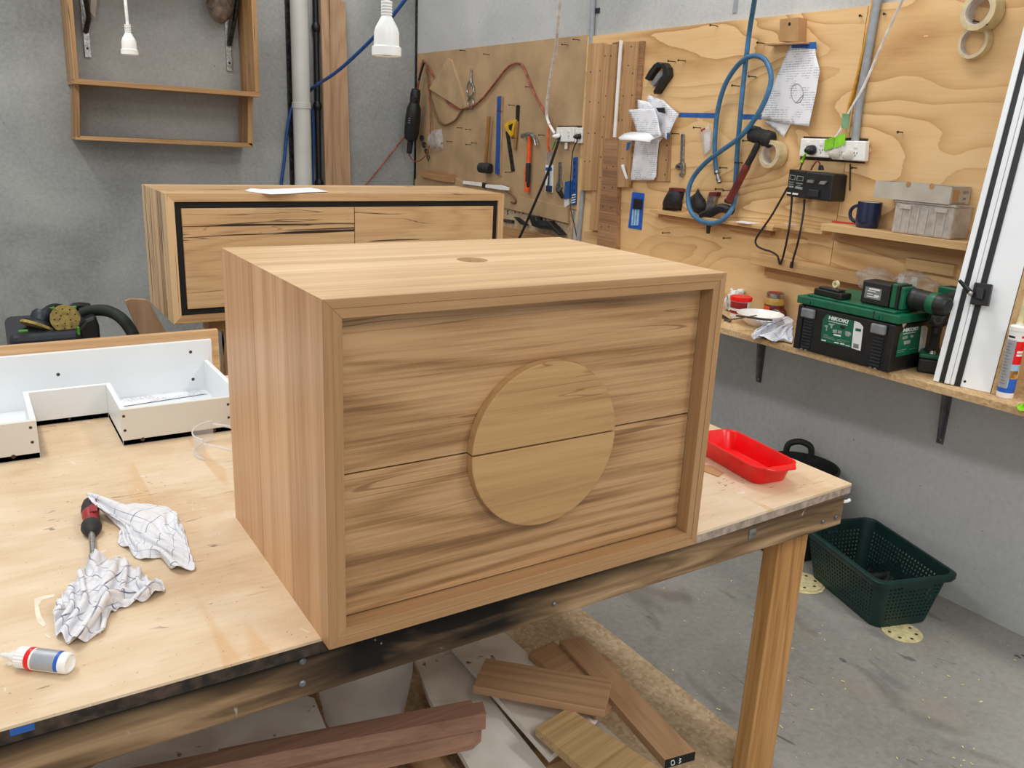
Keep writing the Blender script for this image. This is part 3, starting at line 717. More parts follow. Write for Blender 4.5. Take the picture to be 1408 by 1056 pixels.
hcap = [(tuple(s0), tuple(s0+ax*.11), .0185)]
rag([(119, 702), (128, 713), (150, 717), (169, 723), (168, 736), (161, 749), (176, 758), (184, 768), (199, 773), (221, 768), (244, 791), (258, 790), (271, 787), (262, 761), (252, 730), (240, 704), (232, 700), (205, 699), (184, 698), (165, 702), (142, 707)], .225, 3, 'checked_rag', 'cloth1', 'white checked rag trailing over the red and black driver handle', caps=hcap, hump=.06, n=44)
rag([(133, 772), (161, 772), (187, 784), (206, 801), (225, 810), (228, 815), (195, 830), (161, 841), (144, 856), (139, 874), (101, 896), (84, 881), (77, 879), (74, 848), (86, 824), (109, 796)], .235, 8, 'checked_rag', 'cloth2', 'crumpled rag with dark blue checks, beside the small glue bottle', hump=.07, n=44, caps=[(tuple(s0), tuple(s1), .011)])

# glue bottle, lying down
b0 = PZ(25, 903, B+.016); b1 = PZ(96, 912, B+.016); ax = (b1-b0).normalized()
gb = thing('glue_bottle', ((b0.x+b1.x)/2, (b0.y+b1.y)/2, B), 'small white glue bottle with red ring lying near the bench edge', 'bottle')
Lb = (b1-b0).length; r = .0152
MB().lathe([(r*.86, Lb*.30), (r, Lb*.31), (r, Lb*.96), (r*.9, Lb), (r*.8, Lb+.001), (r*.72, Lb-.003), (0, Lb-.003)], b0, ax, 28).build('bottle_body', 'white_pl', gb)
MB().lathe([(r*1.012, Lb*.36), (r*1.012, Lb*.80)], b0, ax, 24, a0=-.2, a1=3.6).build('label', 'silver', gb, label='silver printed label')
MB().lathe([(r*1.014, Lb*.80), (r*1.014, Lb*.87)], b0, ax, 24, a0=-.2, a1=3.6).build('label_stripe', 'label_blue', gb, label='blue stripe on the label')
MB().lathe([(r*1.02, Lb*.23), (r*1.04, Lb*.25), (r*1.04, Lb*.315), (r*.95, Lb*.325)], b0, ax, 28).build('seal_ring', 'red', gb, label='red tamper ring')
cap = MB(); n = 40; rs = []
for rr, h in ((.55, -.02), (.86, 0), (.98, .03), (.98, .225), (.9, .23)):
    rs.append([(rr*(1.0 if i % 2 else .94)*r, h*Lb) for i in range(n)])
a_ = V((0, 0, 1)); u_ = ax.cross(a_).normalized(); w_ = ax.cross(u_)
cap.rings([[b0+ax*h+(u_*cos(2*pi*i/n)+w_*sin(2*pi*i/n))*q for i, (q, h) in enumerate(r_)] for r_ in rs], smooth=False)
cap.build('cap', 'white_pl', gb)
MB().lathe([(.0022, -.026), (.0032, -.024), (.0045, -.012), (.0075, -.008), (.0085, 0)], b0, ax, 14, caps=True).build('nozzle', 'white_pl', gb)

# safety glasses
g0 = PZ(290, 612, B); gl = thing('safety_glasses', (g0.x, g0.y, B), 'clear safety glasses lying between white drawer and oak vanity', 'glasses')
Tm = Matrix.Translation(V((PZ(267, 620, B).x, PZ(267, 620, B).y, B))) @ Matrix.Rotation(radians(-112), 4, 'Z')
def lensring(z, k, N=22): return [Tm @ V((.072*sin(-1.25+2.5*i/N)*k, .05*(1-cos(-1.25+2.5*i/N)), z*(1-.25*(1 if abs(i-N/2) < 2 and z < .02 else 0)))) for i in range(N+1)]
lm_ = MB().rings([lensring(.004, .93), lensring(.02, 1), lensring(.045, 1.0), lensring(.052, .97)], closed=False, cap0=False, cap1=False)
lm_.build('lens', 'lens', gl, solid=.0018)
MB().tube(lensring(.0035, .93), .0016, 6, smoothpath=0).build('lens_edge', 'lensrim', gl)
MB().tube(lensring(.052, .97), .0018, 6, smoothpath=0).build('lens_edge', 'lensrim', gl)
for s_ in (-1, 1):
    p = [Tm @ V(q) for q in ((s_*.068, .034, .042), (s_*.072, .07, .034), (s_*.066, .115, .016), (s_*.058, .14, .005))]
    MB().tube(p, .0032, 6).build('temple_arm', 'lensrim', gl)

# red container
Mr = Matrix.Translation((1.146, .252, B)) @ Matrix.Rotation(radians(-8), 4, 'Z')
rc = thing('red_container', (1.146, .252, B), 'bright red plastic food container without lid on the bench end', 'container')
prof = [(.046, .106, .022, .0006), (.049, .109, .024, .004), (.0555, .122, .03, .044), (.062, .130, .034, .0445), (.0625, .1305, .034, .049), (.057, .1245, .03, .0495), (.0545, .121, .029, .045), (.0475, .107, .022, .005), (.044, .103, .02, .0035)]
MB().rings([rrect(0, 0, a, b, c, z, 8, Mr) for a, b, c, z in prof], cap0=True, cap1=True).build('tub', 'red', rc, ang=40)
MB().prism([Mr @ V(p) for p in ((-.045, -.128, .044), (-.03, -.146, .044), (.03, -.146, .044), (.045, -.128, .044))], (0, 0, .005)).build('end_tab', 'red', rc, bev=.0015)
# cardboard scrap
MB().prism([PZ(x, y, B+.0005) for x, y in ((962, 646), (988, 656), (995, 650), (978, 641), (962, 638))], (0, 0, .0015)).solo('cardboard_scrap', 'kraft', 'small flat cardboard offcut beside the red container', 'cardboard')

# ================================================================== back wall and what stands by it
# hanging timber frame (open shelf carcass), slightly out of level
fr = thing('shelf_frame', (0.75, 4.7, 1.5), 'open timber shelf frame hung on the grey wall, upper left', 'shelf')
yl, yu = 4.63, 4.52
def fpoly(px, y, y1, nm, mat, **k): MB().prism([PY(x, q, y) for x, q in px], (0, y1-y, 0)).build(nm, mat, fr, bev=.001, **k)
fpoly([(104, 189), (110, 189), (109, 108), (103, 108)], yl, YW-.005, 'side_panel', 'frame_z')
fpoly([(341, 197), (347.5, 202), (348, 133), (341, 133)], yl, YW-.005, 'side_panel', 'frame_z')
fpoly([(104, 192), (347, 203), (347, 197), (104, 186.5)], yl, YW-.005, 'bottom_shelf', 'frame_x')
fpoly([(102, 115), (358, 133.5), (358, 127), (102, 108)], yu, YW-.005, 'middle_shelf', 'frame_x')
fpoly([(101.5, 109), (108.5, 110), (95, -60), (87, -60)], yu, YW-.005, 'side_panel', 'frame_z')
fpoly([(351.5, 128), (357.5, 128), (350, -60), (343, -60)], yu, YW-.005, 'side_panel', 'frame_z')
fpoly([(94, -60), (344, -44), (344, -50), (94, -66)], yu, YW-.005, 'top_shelf', 'frame_x')
# metal brackets behind the frame
def bracket(px0, px1, arm, lab):
    p0, p1 = WB(*px0, .012), WB(*px1, .012); t_ = thing('wall_bracket', p1, lab, 'bracket', 'brackets inside the shelf frame')
    MB().box(p1.x-.017, p1.x+.017, YW-.012, YW, p1.z, p0.z).build('wall_plate', 'steel', t_, bev=.001)
    q = [WB(*a, .03+.05*i) for i, a in enumerate(arm)]
    MB().tube(q, .014, 6, smoothpath=0).build('arm', 'darksteel', t_)
    MB().lathe([(.007, .004), (.005, .006), (0, .006)], (p1.x, YW-.012, p1.z+.05), (0, -1, 0), 10).build('bolt', 'darksteel', t_)
bracket((117, -30), (121.5, 79), [(118, 44), (122, 25), (116, -10)], 'metal bracket at the left end inside the shelf frame')
bracket((311, -30), (316, 98), [(316, 62), (322, 30), (328, -12)], 'metal bracket at the right end inside the shelf frame')
lump = MB(); c = WB(302, 5, .10)
lump.rings([[c+V((.075*sin(a)*cos(b)*(1+.25*noise.noise((a*3, b*2, 1))), .06*sin(a)*sin(b), .11*cos(a)*(1+.2*noise.noise((a*2, b*3, 5))))) for b in [2*pi*i/20 for i in range(20)]] for a in [0.05+pi*.97*k/12 for k in range(13)]])
lump.solo('hanging_rag', 'lump', 'dusty brown rag hanging inside the shelf frame at its top right', 'rag')
# grey metal board offcut in top left of frame
MB().prism([WB(x, y, .06) for x, y in ((126, -30), (136, -30), (131, 26), (124, 16))], (0, .01, 0)).solo('hanging_plate', 'card', 'grey plate hanging by the left metal bracket', 'plate')

# white drain pipe
pt, pb_ = WB(412, -40, .08), WB(418, 300, .08)
pp = thing('drain_pipe', (pt.x, YW-.094, 0), 'thick white drain pipe running down the grey wall', 'pipe')
xp = WB(414, 120, .094).x; zc = WB(414, 145, .094).z
MB().cyl((xp, YW-.094, 0), (xp, YW-.094, 3.6), .058, 32).build('pipe', 'pvc', pp)
MB().lathe([(.0585, -.02), (.063, -.018), (.063, .018), (.0585, .02)], (xp, YW-.094, zc), n=32).build('coupling', 'pvc', pp)
xb = WB(436, 120, .03).x
bp = thing('black_pipe', (xb, YW-.03, 0), 'thin black pipe beside the thick white drain pipe', 'pipe')
MB().cyl((xb, YW-.03, 0), (xb, YW-.03, 3.6), .019, 16).build('pipe', 'black', bp)
for py in (38, 146, 252):
    z = WB(436, py, .03).z; MB().lathe([(.019, -.03), (.027, -.015), (.03, 0), (.027, .015), (.019, .03)], (xb, YW-.03, z), n=16).build('joint', 'black', bp)
# dark strip modelled in place of the shadow left of the pipe
xr = WB(397, 120, .0).x
MB().box(xr-.012, xr+.014, YW-.02, YW-.001, 0, 3.6).solo('pipe_shadow_strip', 'darksteel', 'dark strip standing in for the shadow left of the white drain pipe', 'shadow strip')
# timber boards leaning by the pipe
for px, y, lab in (([(453, -8), (475, 3), (482.5, 256), (454, 256)], .05, 'wide pinkish timber board leaning on the wall beside the pipes'), ([(440, -40), (451, -40), (457, 256), (448, 256)], .085, 'narrow timber board standing just left of the wide one')):
    P = [WB(a, b, y) for a, b in px]; dn = (P[2]-P[1]).normalized(); k = P[2].z/(-dn.z); dl = (P[3]-P[0]).normalized(); k2 = P[3].z/(-dl.z)
    P[2] = P[2]+dn*(k-.002); P[3] = P[3]+dl*(k2-.002)
    MB().prism(P, (0, .03, 0)).solo('timber_board', 'board_z', lab, 'board', bev=.002)
# short board leaning behind the vanity
P = [PY(x, y, 3.25) for x, y in ((172, 414), (180, 411), (201, 412), (206, 416))]
MB().prism([P[0], P[1], P[2], P[3], V((P[3].x+.30, 3.25, 0.002)), V((P[0].x+.22, 3.25, .002))], (0, .025, 0)).solo('timber_offcut', 'board_z', 'timber board end leaning left of the dark-veined vanity', 'board', bev=.002)

# blue hose by the drain pipe
hz_ = [PY(x, y, q) for x, y, q in ((580, -30, 3.6), (556, 1, 3.7), (521, 44, 3.9), (470, 93, 4.3), (437, 116, 4.66), (430, 121, 4.78))]
hz_ += [WB(x, y, .018) for x, y in ((424, 127), (416, 135), (406, 143))]
hz_ += [WB(x, y, .035) for x, y in ((401, 149), (395, 178), (391, 220), (386.5, 254), (383, 300))]
MB().tube(hz_, .011, 10).solo('air_hose', 'hosed', 'royal blue hose looping past the white drain pipe', 'hose')
MB().tube([WB(x, y, .03) for x, y in ((424, 135), (429, 155), (431, 178), (431, 206), (430, 256))], .010, 8).solo('air_hose', 'hosed', 'short blue hose run between white and black pipes', 'hose')

# hanging extension sockets
def pendant(px, py, d, lab, top, sc=1.0):
    dr = ray(px, py); p = CAM+dr*(d/dr.length)
    t_ = thing('pendant_socket', p, lab, 'socket', 'white extension sockets hanging from above')
    MB().lathe([(.0, .004), (.017, .004), (.019, 0), (.0225, .001), (.0225, .013), (.0195, .015), (.019, .034), (.017, .041), (.0085, .056), (.007, .058)], p, n=28).build('plug_body', 'white_pl', t_)
    for k in range(5):
        MB().lathe([(.006, -.002), (.0085, -.0015), (.0085, .0015), (.006, .002)], p+V((0, 0, .06+k*.0042)), n=16).build('strain_relief', 'white_pl', t_)
    MB().lathe([(.009, .0025), (.009, .0035), (0, .0035)], p+V((0, 0, -.001)), n=14).build('pin_hole', 'black', t_)
    q = [p+V((0, 0, .056)), p+V((0, 0, .10)), p+V((top*.2, 0, .35)), p+V((top, 0, 3.25-p.z))]
    MB().tube(q, .0042, 8).build('cable', 'cordwhite', t_)
pendant(531.5, 77.5, 1.42, 'larger white extension socket hanging nearest the camera', -.05)
pendant(178.5, 75.5, 2.75, 'smaller white extension socket hanging in front of the shelf frame', -.02)

# dust extractor with sanders on it, behind the white drawer
Y_ = 3.0
ce = PY(100, 470, Y_)
de = thing('dust_extractor', (ce.x, Y_+.2, 0), 'black dust extractor behind the white drawer at far left', 'vacuum')
a, b = PY(13, 470, Y_), PY(112, 470, Y_); zt = PY(60, 457.5, Y_).z
MB().box(a.x, b.x+.01, Y_, Y_+.42, .12, zt).build('body', 'bluegrey', de, bev=.03, seg=3)
c_, d_ = PY(112, 440, Y_+.02), PY(138, 440, Y_+.02)
MB().prism([PY(x, y, Y_+.03) for x, y in ((106, 470), (108, 452), (118, 440), (132, 434), (137, 448), (139, 470))], (0, .3, 0)).build('hose_dome', 'black', de, bev=.012)
MB().box(a.x+.02, b.x+.1, Y_-.01, Y_+.02, .1, zt-.12).build('lower_tank', 'black', de, bev=.01)
MB().lathe([(.0, -.02), (.06, -.02), (.06, .02), (0, .02)], (a.x+.05, Y_+.1, .06), (1, 0, 0), 18).build('wheel', 'black', de)
MB().lathe([(.0, -.02), (.06, -.02), (.06, .02), (0, .02)], (b.x-.02, Y_+.1, .06), (1, 0, 0), 18).build('wheel', 'black', de)
for px, py in ((108, 456),): 
    p = PY(px, py, Y_-.012); MB().box(p.x-.004, p.x+.006, p.y, p.y+.02, p.z-.016, p.z+.02).build('latch', 'festgreen', de, bev=.003, label='bright green latch')
p = PY(32, 455.6, Y_-.004); MB().box(p.x-.018, p.x+.018, p.y, p.y+.012, p.z-.004, p.z+.005).build('latch', 'festgreen', de, bev=.003, label='bright green latch')
hp = [PY(x, y, q) for x, y, q in ((112, 431, Y_+.14), (122, 428, Y_+.13), (138, 426.5, Y_+.10), (152, 429, Y_+.06), (166, 437, Y_), (178, 451, Y_-.02), (186, 470, Y_-.03), (192, 520, Y_))]
MB().tube(hp, .026, 14).solo('vacuum_hose', 'vacgreen', 'thick dark green vacuum hose arching behind the white drawer', 'hose')
def sander(px, py, ax, R, lab, Yq, tail, hb=1.0):
    p = PY(px, py, Yq); t_ = thing('sander', p, lab, 'sander', 'orbital sanders on the dust extractor'); ax = V(ax).normalized()
    MB().lathe([(0, .012), (R, .012), (R, .004), (R*.98, 0)], p, ax, 36).build('sanding_pad', 'discgold', t_)
    for k in range(9):
        a = 2*pi*k/9; u_ = ax.cross(V((0, 0, 1))).normalized(); w_ = ax.cross(u_)
        for rr in ((.72,) if k % 2 else (.72, .36)):
            q = p+(u_*cos(a)+w_*sin(a))*R*rr+ax*.0125; MB().lathe([(R*.055, 0), (0, .0004)], q, ax, 8).build('dust_hole', 'black', t_)
    MB().lathe([(R*.9, 0), (R*.9, -.02*hb), (R*.62, -.04*hb), (R*.6, -.10*hb), (R*.45, -.13*hb), (0, -.135*hb)], p, ax, 24).build('motor_body', 'bluegrey', t_)
    q = p-ax*.08*hb; MB().tube([q, q+V(tail)*.5+V((0, 0, .02)), q+V(tail)], R*.32, 10).build('grip', 'black', t_)
    MB().box(-.011, .011, -.012, .012, 0, .010, Matrix.Translation(q+V(tail)*.45+V((0, -.02, R*.33)))).build('switch', 'festgreen', t_, bev=.003, label='bright green switch')
sander(89, 437.5, (.1, -1, .05), PY(110, 437, Y_+.05).x-PY(89, 437, Y_+.05).x, 'sander lying with its round gold disc facing the camera', Y_+.05, (.12, .05, .02))
sander(53, 447, (-.42, -.30, -.85), .072, 'sander tipped beside it with its gold disc edge on', Y_+.10, (.10, .12, .0), .5)

# ================================================================== right wall: the boards
# brown hardboard sheet
hb = thing('hardboard_panel', (XW, 3.8, 1.2), 'brown hardboard tool panel screwed to the wall near the corner', 'panel')
tl, tr_ = WR(574, 72.5, .012), WR(811, 49.6, .012)
MB().box(XW-.012, XW-.0005, tr_.y, tl.y, B+.36, B+1.262).build('sheet', 'mdf', hb)
def nail(parent, px, py, ln=.05, off=.012, dx=0.0, dz=0.0):
    p = WR(px, py, off); d = V((-ln, dx, dz)); mb = MB(); mb.tube([p, p+d*.9], .0022, 5, smoothpath=0); mb.lathe([(0, 0), (.005, 0), (.005, .0015), (0, .0015)], p+d*.9, d, 8); mb.build('nail', 'darksteel', parent)
for px, py in ((636, 176), (648, 178.5), (622, 195), (648, 199), (656, 197), (692, 153), (708, 145), (712, 190), (749, 186), (703, 237), (781, 62), (797, 55), (731, 120), (673, 75), (640, 70)): nail(hb, px, py, .045)
# lower panels and rails under it
lowp = MB().box(XW-.010, XW-.0005, 2.83, 4.80, B-.02, B+.355).solo('lower_panel', 'chip', 'pale chipboard strip below the brown hardboard panel', 'panel')
def yrail(nm, px, off, th, mat, lab, cat='rail', depth=None):
    return MB().prism([WR(x, y, off+th) for x, y in px], (th, 0, 0)).solo(nm, mat, lab, cat, bev=.001)
yrail('timber_rail', [(577, 236), (620, 241), (640, 253), (780, 285.5), (780, 307), (690, 285), (570, 262), (570, 248)], .012, .016, 'mdf', 'timber rail along the bottom of the brown hardboard', 'rail')
yrail('timber_rail', [(690, 311), (770, 326), (770, 345), (690, 330)], .010, .022, 'batten_y', 'lower timber rail just above the oak vanity top', 'rail')
yrail('wood_block', [(578, 234), (622, 240), (622, 251), (608, 250), (578, 243)], .03, .02, 'batten_y', 'short wood block fixed low at the corner end of the hardboard', 'block')
# two sheets of plywood
seam = WR(1156, 290).y; pr = WR(1395, 0).y-.9
PT = B+1.252
pA = thing('plywood_sheet', (XW, 2.0, 1.4), 'pale plywood tool board in the middle of the right wall', 'panel')
MB().box(XW-.016, XW-.0005, seam+.0015, 2.79, B+.03, PT).build('sheet', 'ply', pA)
pB = thing('plywood_sheet', (XW, .6, 1.4), 'pale plywood tool board at right with the tape rolls', 'panel')
MB().box(XW-.016, XW-.0005, pr, seam-.0015, B+.03, PT+.004).build('sheet', 'ply', pB)
for px, py in ((987, 36), (929, 85), (943, 84), (1017, 118.5), (1040, 106), (1000, 231), (1021, 224), (994, 260), (1005, 262), (1032, 194), (934, 184), (964, 176), (921, 320), (1005, 327), (1052, 60)): nail(pA, px, py, .05, .016)
for px, py in ((1185, 22), (1218, 19.5), (1241, 182), (1164, 247), (1178, 231), (1346, 30)): nail(pB, px, py, .012 if py < 30 else .03, .016)
MB().box(XW-.034, XW-.016, WR(1320, 364).y, WR(1252, 364).y, B+.345, B+.385).solo('timber_ledge', 'pale_y', 'narrow pale batten above the green drill on the plywood', 'batten', bev=.001)
MB().box(XW-.034, XW-.016, WR(1015, 400).y, WR(850, 400).y, B+.03, B+.105).solo('timber_rail', 'pale_y', 'pale rail at the foot of the plywood behind the vanity', 'rail', bev=.001)

# upright battens with screw holes
def batten(px, off, th, mat, lab, holes=(), grp='battens on the plywood'):
    o = MB().prism([WR(x, y, off+th) for x, y in px], (th, 0, 0)).solo('batten', mat, lab, 'batten', grp, bev=.0015)
    for hx, hy in holes:
        p = WR(hx, hy, off+th+.0004); h_ = MB().lathe([(.0042, 0), (.003, .0004), (0, .0004)], p, (-1, 0, 0), 10).build('screw', 'dark_edge', o)
    return o
batten([(809, 59.5), (829, 59), (819.5, 262), (798.5, 262)], .018, .03, 'batten_z', 'leftmost upright batten, overlapping the brown hardboard', [(812, 99), (825, 97), (811, 140), (823, 141), (809, 183), (818, 183), (804, 222), (811, 222)])
batten([(829, 61), (847, 61), (829, 318), (810, 316)], .017, .024, 'batten_z', 'second upright batten from the left, long and pale', [(832, 77), (840, 77), (824, 133), (833, 132), (822, 161), (830, 160.5), (820, 189), (828, 188.5), (818, 217), (826, 216), (817, 244), (825, 244)])
batten([(842, 59), (852, 57), (842, 191), (834, 191)], .017, .012, 'batten_dz', 'dark recessed strip between the upright battens')
batten([(851.5, 55.5), (855, 55.5), (846, 189), (842.5, 189)], .030, .008, 'white_pl', 'thin white strip standing between the upright battens')
batten([(832, 190), (849, 190), (845.5, 346), (820, 344)], .018, .032, 'batten_dz', 'dark cross-grained batten below the thin white strip', [(834, 231), (843, 229), (831, 258), (842, 258), (829, 284), (840, 286), (827, 312), (837, 312)])
batten([(859.5, 57), (876, 57), (862, 257.5), (845.5, 257.5)], .017, .03, 'batten_z', 'rightmost upright batten, beside the sheaf of papers', [(868, 64), (864, 90), (870, 101), (857, 132), (869, 131), (855, 165), (852, 190), (848, 218), (856, 218)])
batten([(876, 57), (884.5, 56), (877, 160), (866, 257), (862, 257.5)], .017, .016, 'batten_dz', 'dark edge batten behind the rightmost upright batten')
batten([(880, 180), (922, 175), (920, 250), (858, 248)], .017, .008, 'batten_z', 'small wide board behind the sheaf of papers', [(917, 200), (915.5, 220), (914, 240)])
MB().prism([WR(x, y, .02) for x, y in ((803, 318), (825, 318), (823, 350), (801, 350))], (.004, 0, 0)).solo('batten', 'pale_y', 'pale foot block below the upright battens', 'batten')

# conduits
def conduit(pts, r, lab, mat='galv', off=.02, nm='conduit'):
    MB().tube([WR(x, y, off+r) for x, y in pts], r, 14, smoothpath=0).solo(nm, mat, lab, 'conduit')
conduit([(818.5, -60), (813, 62)], .013, 'grey conduit entering above the upright battens', off=.0)
conduit([(801.5, 261), (794, 345)], .013, 'grey conduit at the foot of the leftmost batten', off=.014)
p = WR(820, 15, .0); MB().box(XW-.006, XW-.0005, p.y-.03, p.y+.03, p.z-.012, p.z+.012).solo('pipe_clip', 'darksteel', 'dark clip on the conduit above the upright battens', 'clip')
conduit([(1217, -60), (1181, 145), (1175.5, 196)], .0145, 'thick grey conduit running down to the right socket', off=.016)
MB().tube([WR(x, y, .024) for x, y in ((1206, -40), (1198, 20), (1187, 70), (1178, 110), (1168, 145), (1165, 160))], .006, 8).solo('yellow_cable', 'cordyellow', 'yellow cord beside the thick grey conduit', 'cord')
MB().tube([WR(x, y, .03+q) for x, y, q in ((1262, -40, .2), (1240, 2, .12), (1210, 67, .05), (1188, 118, .02), (1167, 155, .01), (1156, 178, .012), (1148, 190, .015))], .005, 8).solo('white_cable', 'cordwhite', 'white cord slanting down to the green tags', 'cord')

# power points
def socket(px, off, lab, nm='power_point'):
    P = [WR(x, y, off+.03) for x, y in px]; c = sum(P, V((0, 0, 0)))/4; t_ = thing(nm, (XW-off, c.y, c.z), lab, 'socket', 'white power points')
    MB().prism(P, (.028, 0, 0)).build('face_plate', 'white_pl', t_, bev=.004)
    hw = (P[1]-P[0]); 
    for k in (.27, .73):
        q = P[0].lerp(P[1], k).lerp(P[3].lerp(P[2], k), .28)
        MB().box(q.x-.003, q.x+.002, q.y-.008, q.y+.008, q.z-.006, q.z+.006).build('switch', 'ceramic', t_, bev=.001)
        q2_ = P[0].lerp(P[1], k).lerp(P[3].lerp(P[2], k), .66)
        for dy, dz, rr in ((-.006, .004, .5), (.006, .004, -.5), (0, -.006, 0)):
            MB().box(-.0006, .0004, -.0012, .0012, -.004, .004, Matrix.Translation(q2_+V((0, dy, dz))) @ Matrix.Rotation(rr, 4, 'X')).build('pin_slot', 'black', t_)
    return t_, P
MB().prism([WR(x, y, .018) for x, y in ((1105, 187.5), (1194, 190.5), (1192, 196), (1143, 194), (1141, 218), (1189, 223), (1189, 225), (1100, 219), (1104, 192))], (.0018, 0, 0)).solo('socket_cutout', 'dark_edge', 'dark cut-out edge around the right pair of power points', 'cutout')
socket([(1101, 190), (1141, 191), (1139.5, 217), (1098.5, 215)], .016, 'left white power point of the right pair, with black plug')
socket([(1145, 193), (1190, 194), (1188, 222), (1143, 219)], .016, 'right white power point of the right pair, below the conduit')
socket([(765, 175), (789, 174.5), (788.5, 195), (764, 195)], .012, 'left white power point on the brown hardboard')
socket([(791, 175.5), (801, 175.5), (800, 197), (790, 197)], .012, 'right white power point half behind the leftmost batten')
MB().prism([WR(x, y, .013) for x, y in ((767, 173), (801, 172.5), (801, 176), (766, 177))], (.001, 0, 0)).solo('socket_cutout', 'dark_edge', 'dark cut-out edge above the hardboard power points', 'cutout')
def plug(px, py, off, lab, r=.018, mat='black', tail=(), rc=.0035, tmat='cordblack'):
    p = WR(px, py, off); t_ = thing('power_plug', p, lab, 'plug')
    MB().lathe([(r*.9, 0), (r, .004), (r, .014), (r*.8, .03), (r*.35, .04), (0, .04)], p, (-1, .25, -.1), 18).build('plug_body', mat, t_)
    if tail: MB().tube([p+V((-.036, .008, -.003))]+[WR(a, b, c) for a, b, c in tail], rc, 8).build('cable', tmat, t_)
plug(1119, 206, .046, 'black plug in the right wall sockets, cable down to charger', .019, tail=((1108, 211, .08), (1104, 222, .06), (1100, 233, .085)))
plug(1152, 211, .046, 'clear plug below the lime tag', .018, 'clearpl')
plug(1170, 213, .046, 'tan clear plug at the right end of the sockets', .018, 'clearpl')
plug(798, 187.5, .042, 'black plug beside the leftmost batten', .014, tail=((794, 192, .05), (788, 207, .035), (785, 240, .03), (784, 280, .03), (790, 310, .03), (797, 335, .03), (820, 345, .04)), rc=.003)
MB().tube([WR(x, y, q) for x, y, q in ((1108, 211, .084), (1104, 219, .066), (1102, 224, .07))], .0048, 8).solo('cable_sleeve', 'lime', 'lime sleeve on the cable above the charger', 'sleeve')
for px, mt, lab in (([(1134, 192), (1147, 188.5), (1145.5, 203), (1132.5, 208)], 'lime', 'lower lime cable tag over the sockets'), ([(1148, 188), (1162.5, 183), (1161, 199), (1146.5, 203.5)], 'lime', 'upper lime cable tag over the sockets'), ([(1158, 156), (1167.5, 157), (1166, 177.5), (1156.5, 176)], 'limed', 'pale green tag on the white cord')):
    wallflat(px, .052, .002).solo('cable_tag', mt, lab, 'tag', 'cable tags over the sockets')

# ================================================================== tools on the brown hardboard
HO = .012
wallflat([(615, 80), (619, 82), (641, 147), (634, 150), (590, 122)], HO, .018).solo('timber_template', 'card_tan', 'thin triangular board hanging at the left of the hardboard', 'template')
p = WR(612, 91, HO+.0065); MB().lathe([(.005, 0), (0, .0005)], p, (-1, 0, 0), 10).solo('peg', 'dark_edge', 'dark peg at the top of the triangular board', 'peg')
# spring clip / pliers
t_ = thing('locking_pliers', WR(646, 148, HO), 'silver locking pliers hanging right of the triangular board', 'pliers')
MB().tube([WR(x, y, HO+.012) for x, y in ((648, 95), (647.5, 108), (648.5, 122))], .006, 8).build('jaw', 'steel', t_)
MB().tube([WR(x, y, HO+.014) for x, y in ((645, 112), (642, 122), (643, 131), (647, 133), (651, 128), (650, 118), (645, 112))], .005, 8).build('handle_loop', 'steel', t_)
MB().tube([WR(x, y, HO+.012) for x, y in ((646, 132), (643.5, 140), (645, 148), (650, 147), (650, 138), (647, 133))], .0055, 8).build('handle_loop', 'steel', t_)
# cords
MB().tube([WR(x, y, HO+q) for x, y, q in ((574, 124, .05), (576.5, 108, .05), (580.5, 84, .03), (586, 88, .012), (594, 101, .01), (601, 117, .01), (609, 132, .01), (618, 143, .01), (634, 149.5, .01), (650.6, 145.5, .012), (664.4, 134.5, .012), (680.8, 114, .012), (697, 93.6, .012), (709.7, 87, .012), (719.3, 92, .012), (730.3, 119.6, .012), (741, 141.6, .012), (752, 160.8, .014), (757, 176, .016))], .0065, 8).solo('power_cable', 'cordred', 'faded red power cord looping across the brown hardboard', 'cord')
MB().tube([WR(x, y, HO+q) for x, y, q in ((586, 94, .03), (588.5, 112, .02), (591, 132, .012), (600, 160, .012), (606, 169, .012), (614, 171.5, .012), (626, 165.5, .012), (633, 155, .012), (638.5, 145, .012))], .007, 8).solo('strap', 'cordbrown', 'brown strap drooping below the triangular board', 'strap')
MB().tube([WR(x, y, HO+.05) for x, y in ((583, 86), (577.5, 104), (574, 122))], .008, 8).solo('power_cable', 'cordblack', 'dark cord from the peg to the hanging black power tool', 'cord')
MB().tube([WR(x, y, HO+q) for x, y, q in ((562, 210, .08), (566, 219, .07), (574, 222, .05), (584, 215, .04), (590, 200, .03), (592, 170, .02), (590, 130, .02), (587, 92, .02))], .0045, 8).solo('power_cable', 'cordred', 'thin reddish cord looping under the hanging black power tool', 'cord')
MB().tube([WB(x, y, .02+q) for x, y, q in ((562, 180, .04), (555, 189, .01), (530, 221, 0), (502, 256, 0), (490, 272, 0))], .006, 8).solo('power_cable', 'cordred', 'reddish cord running down the grey wall left of the corner', 'cord')
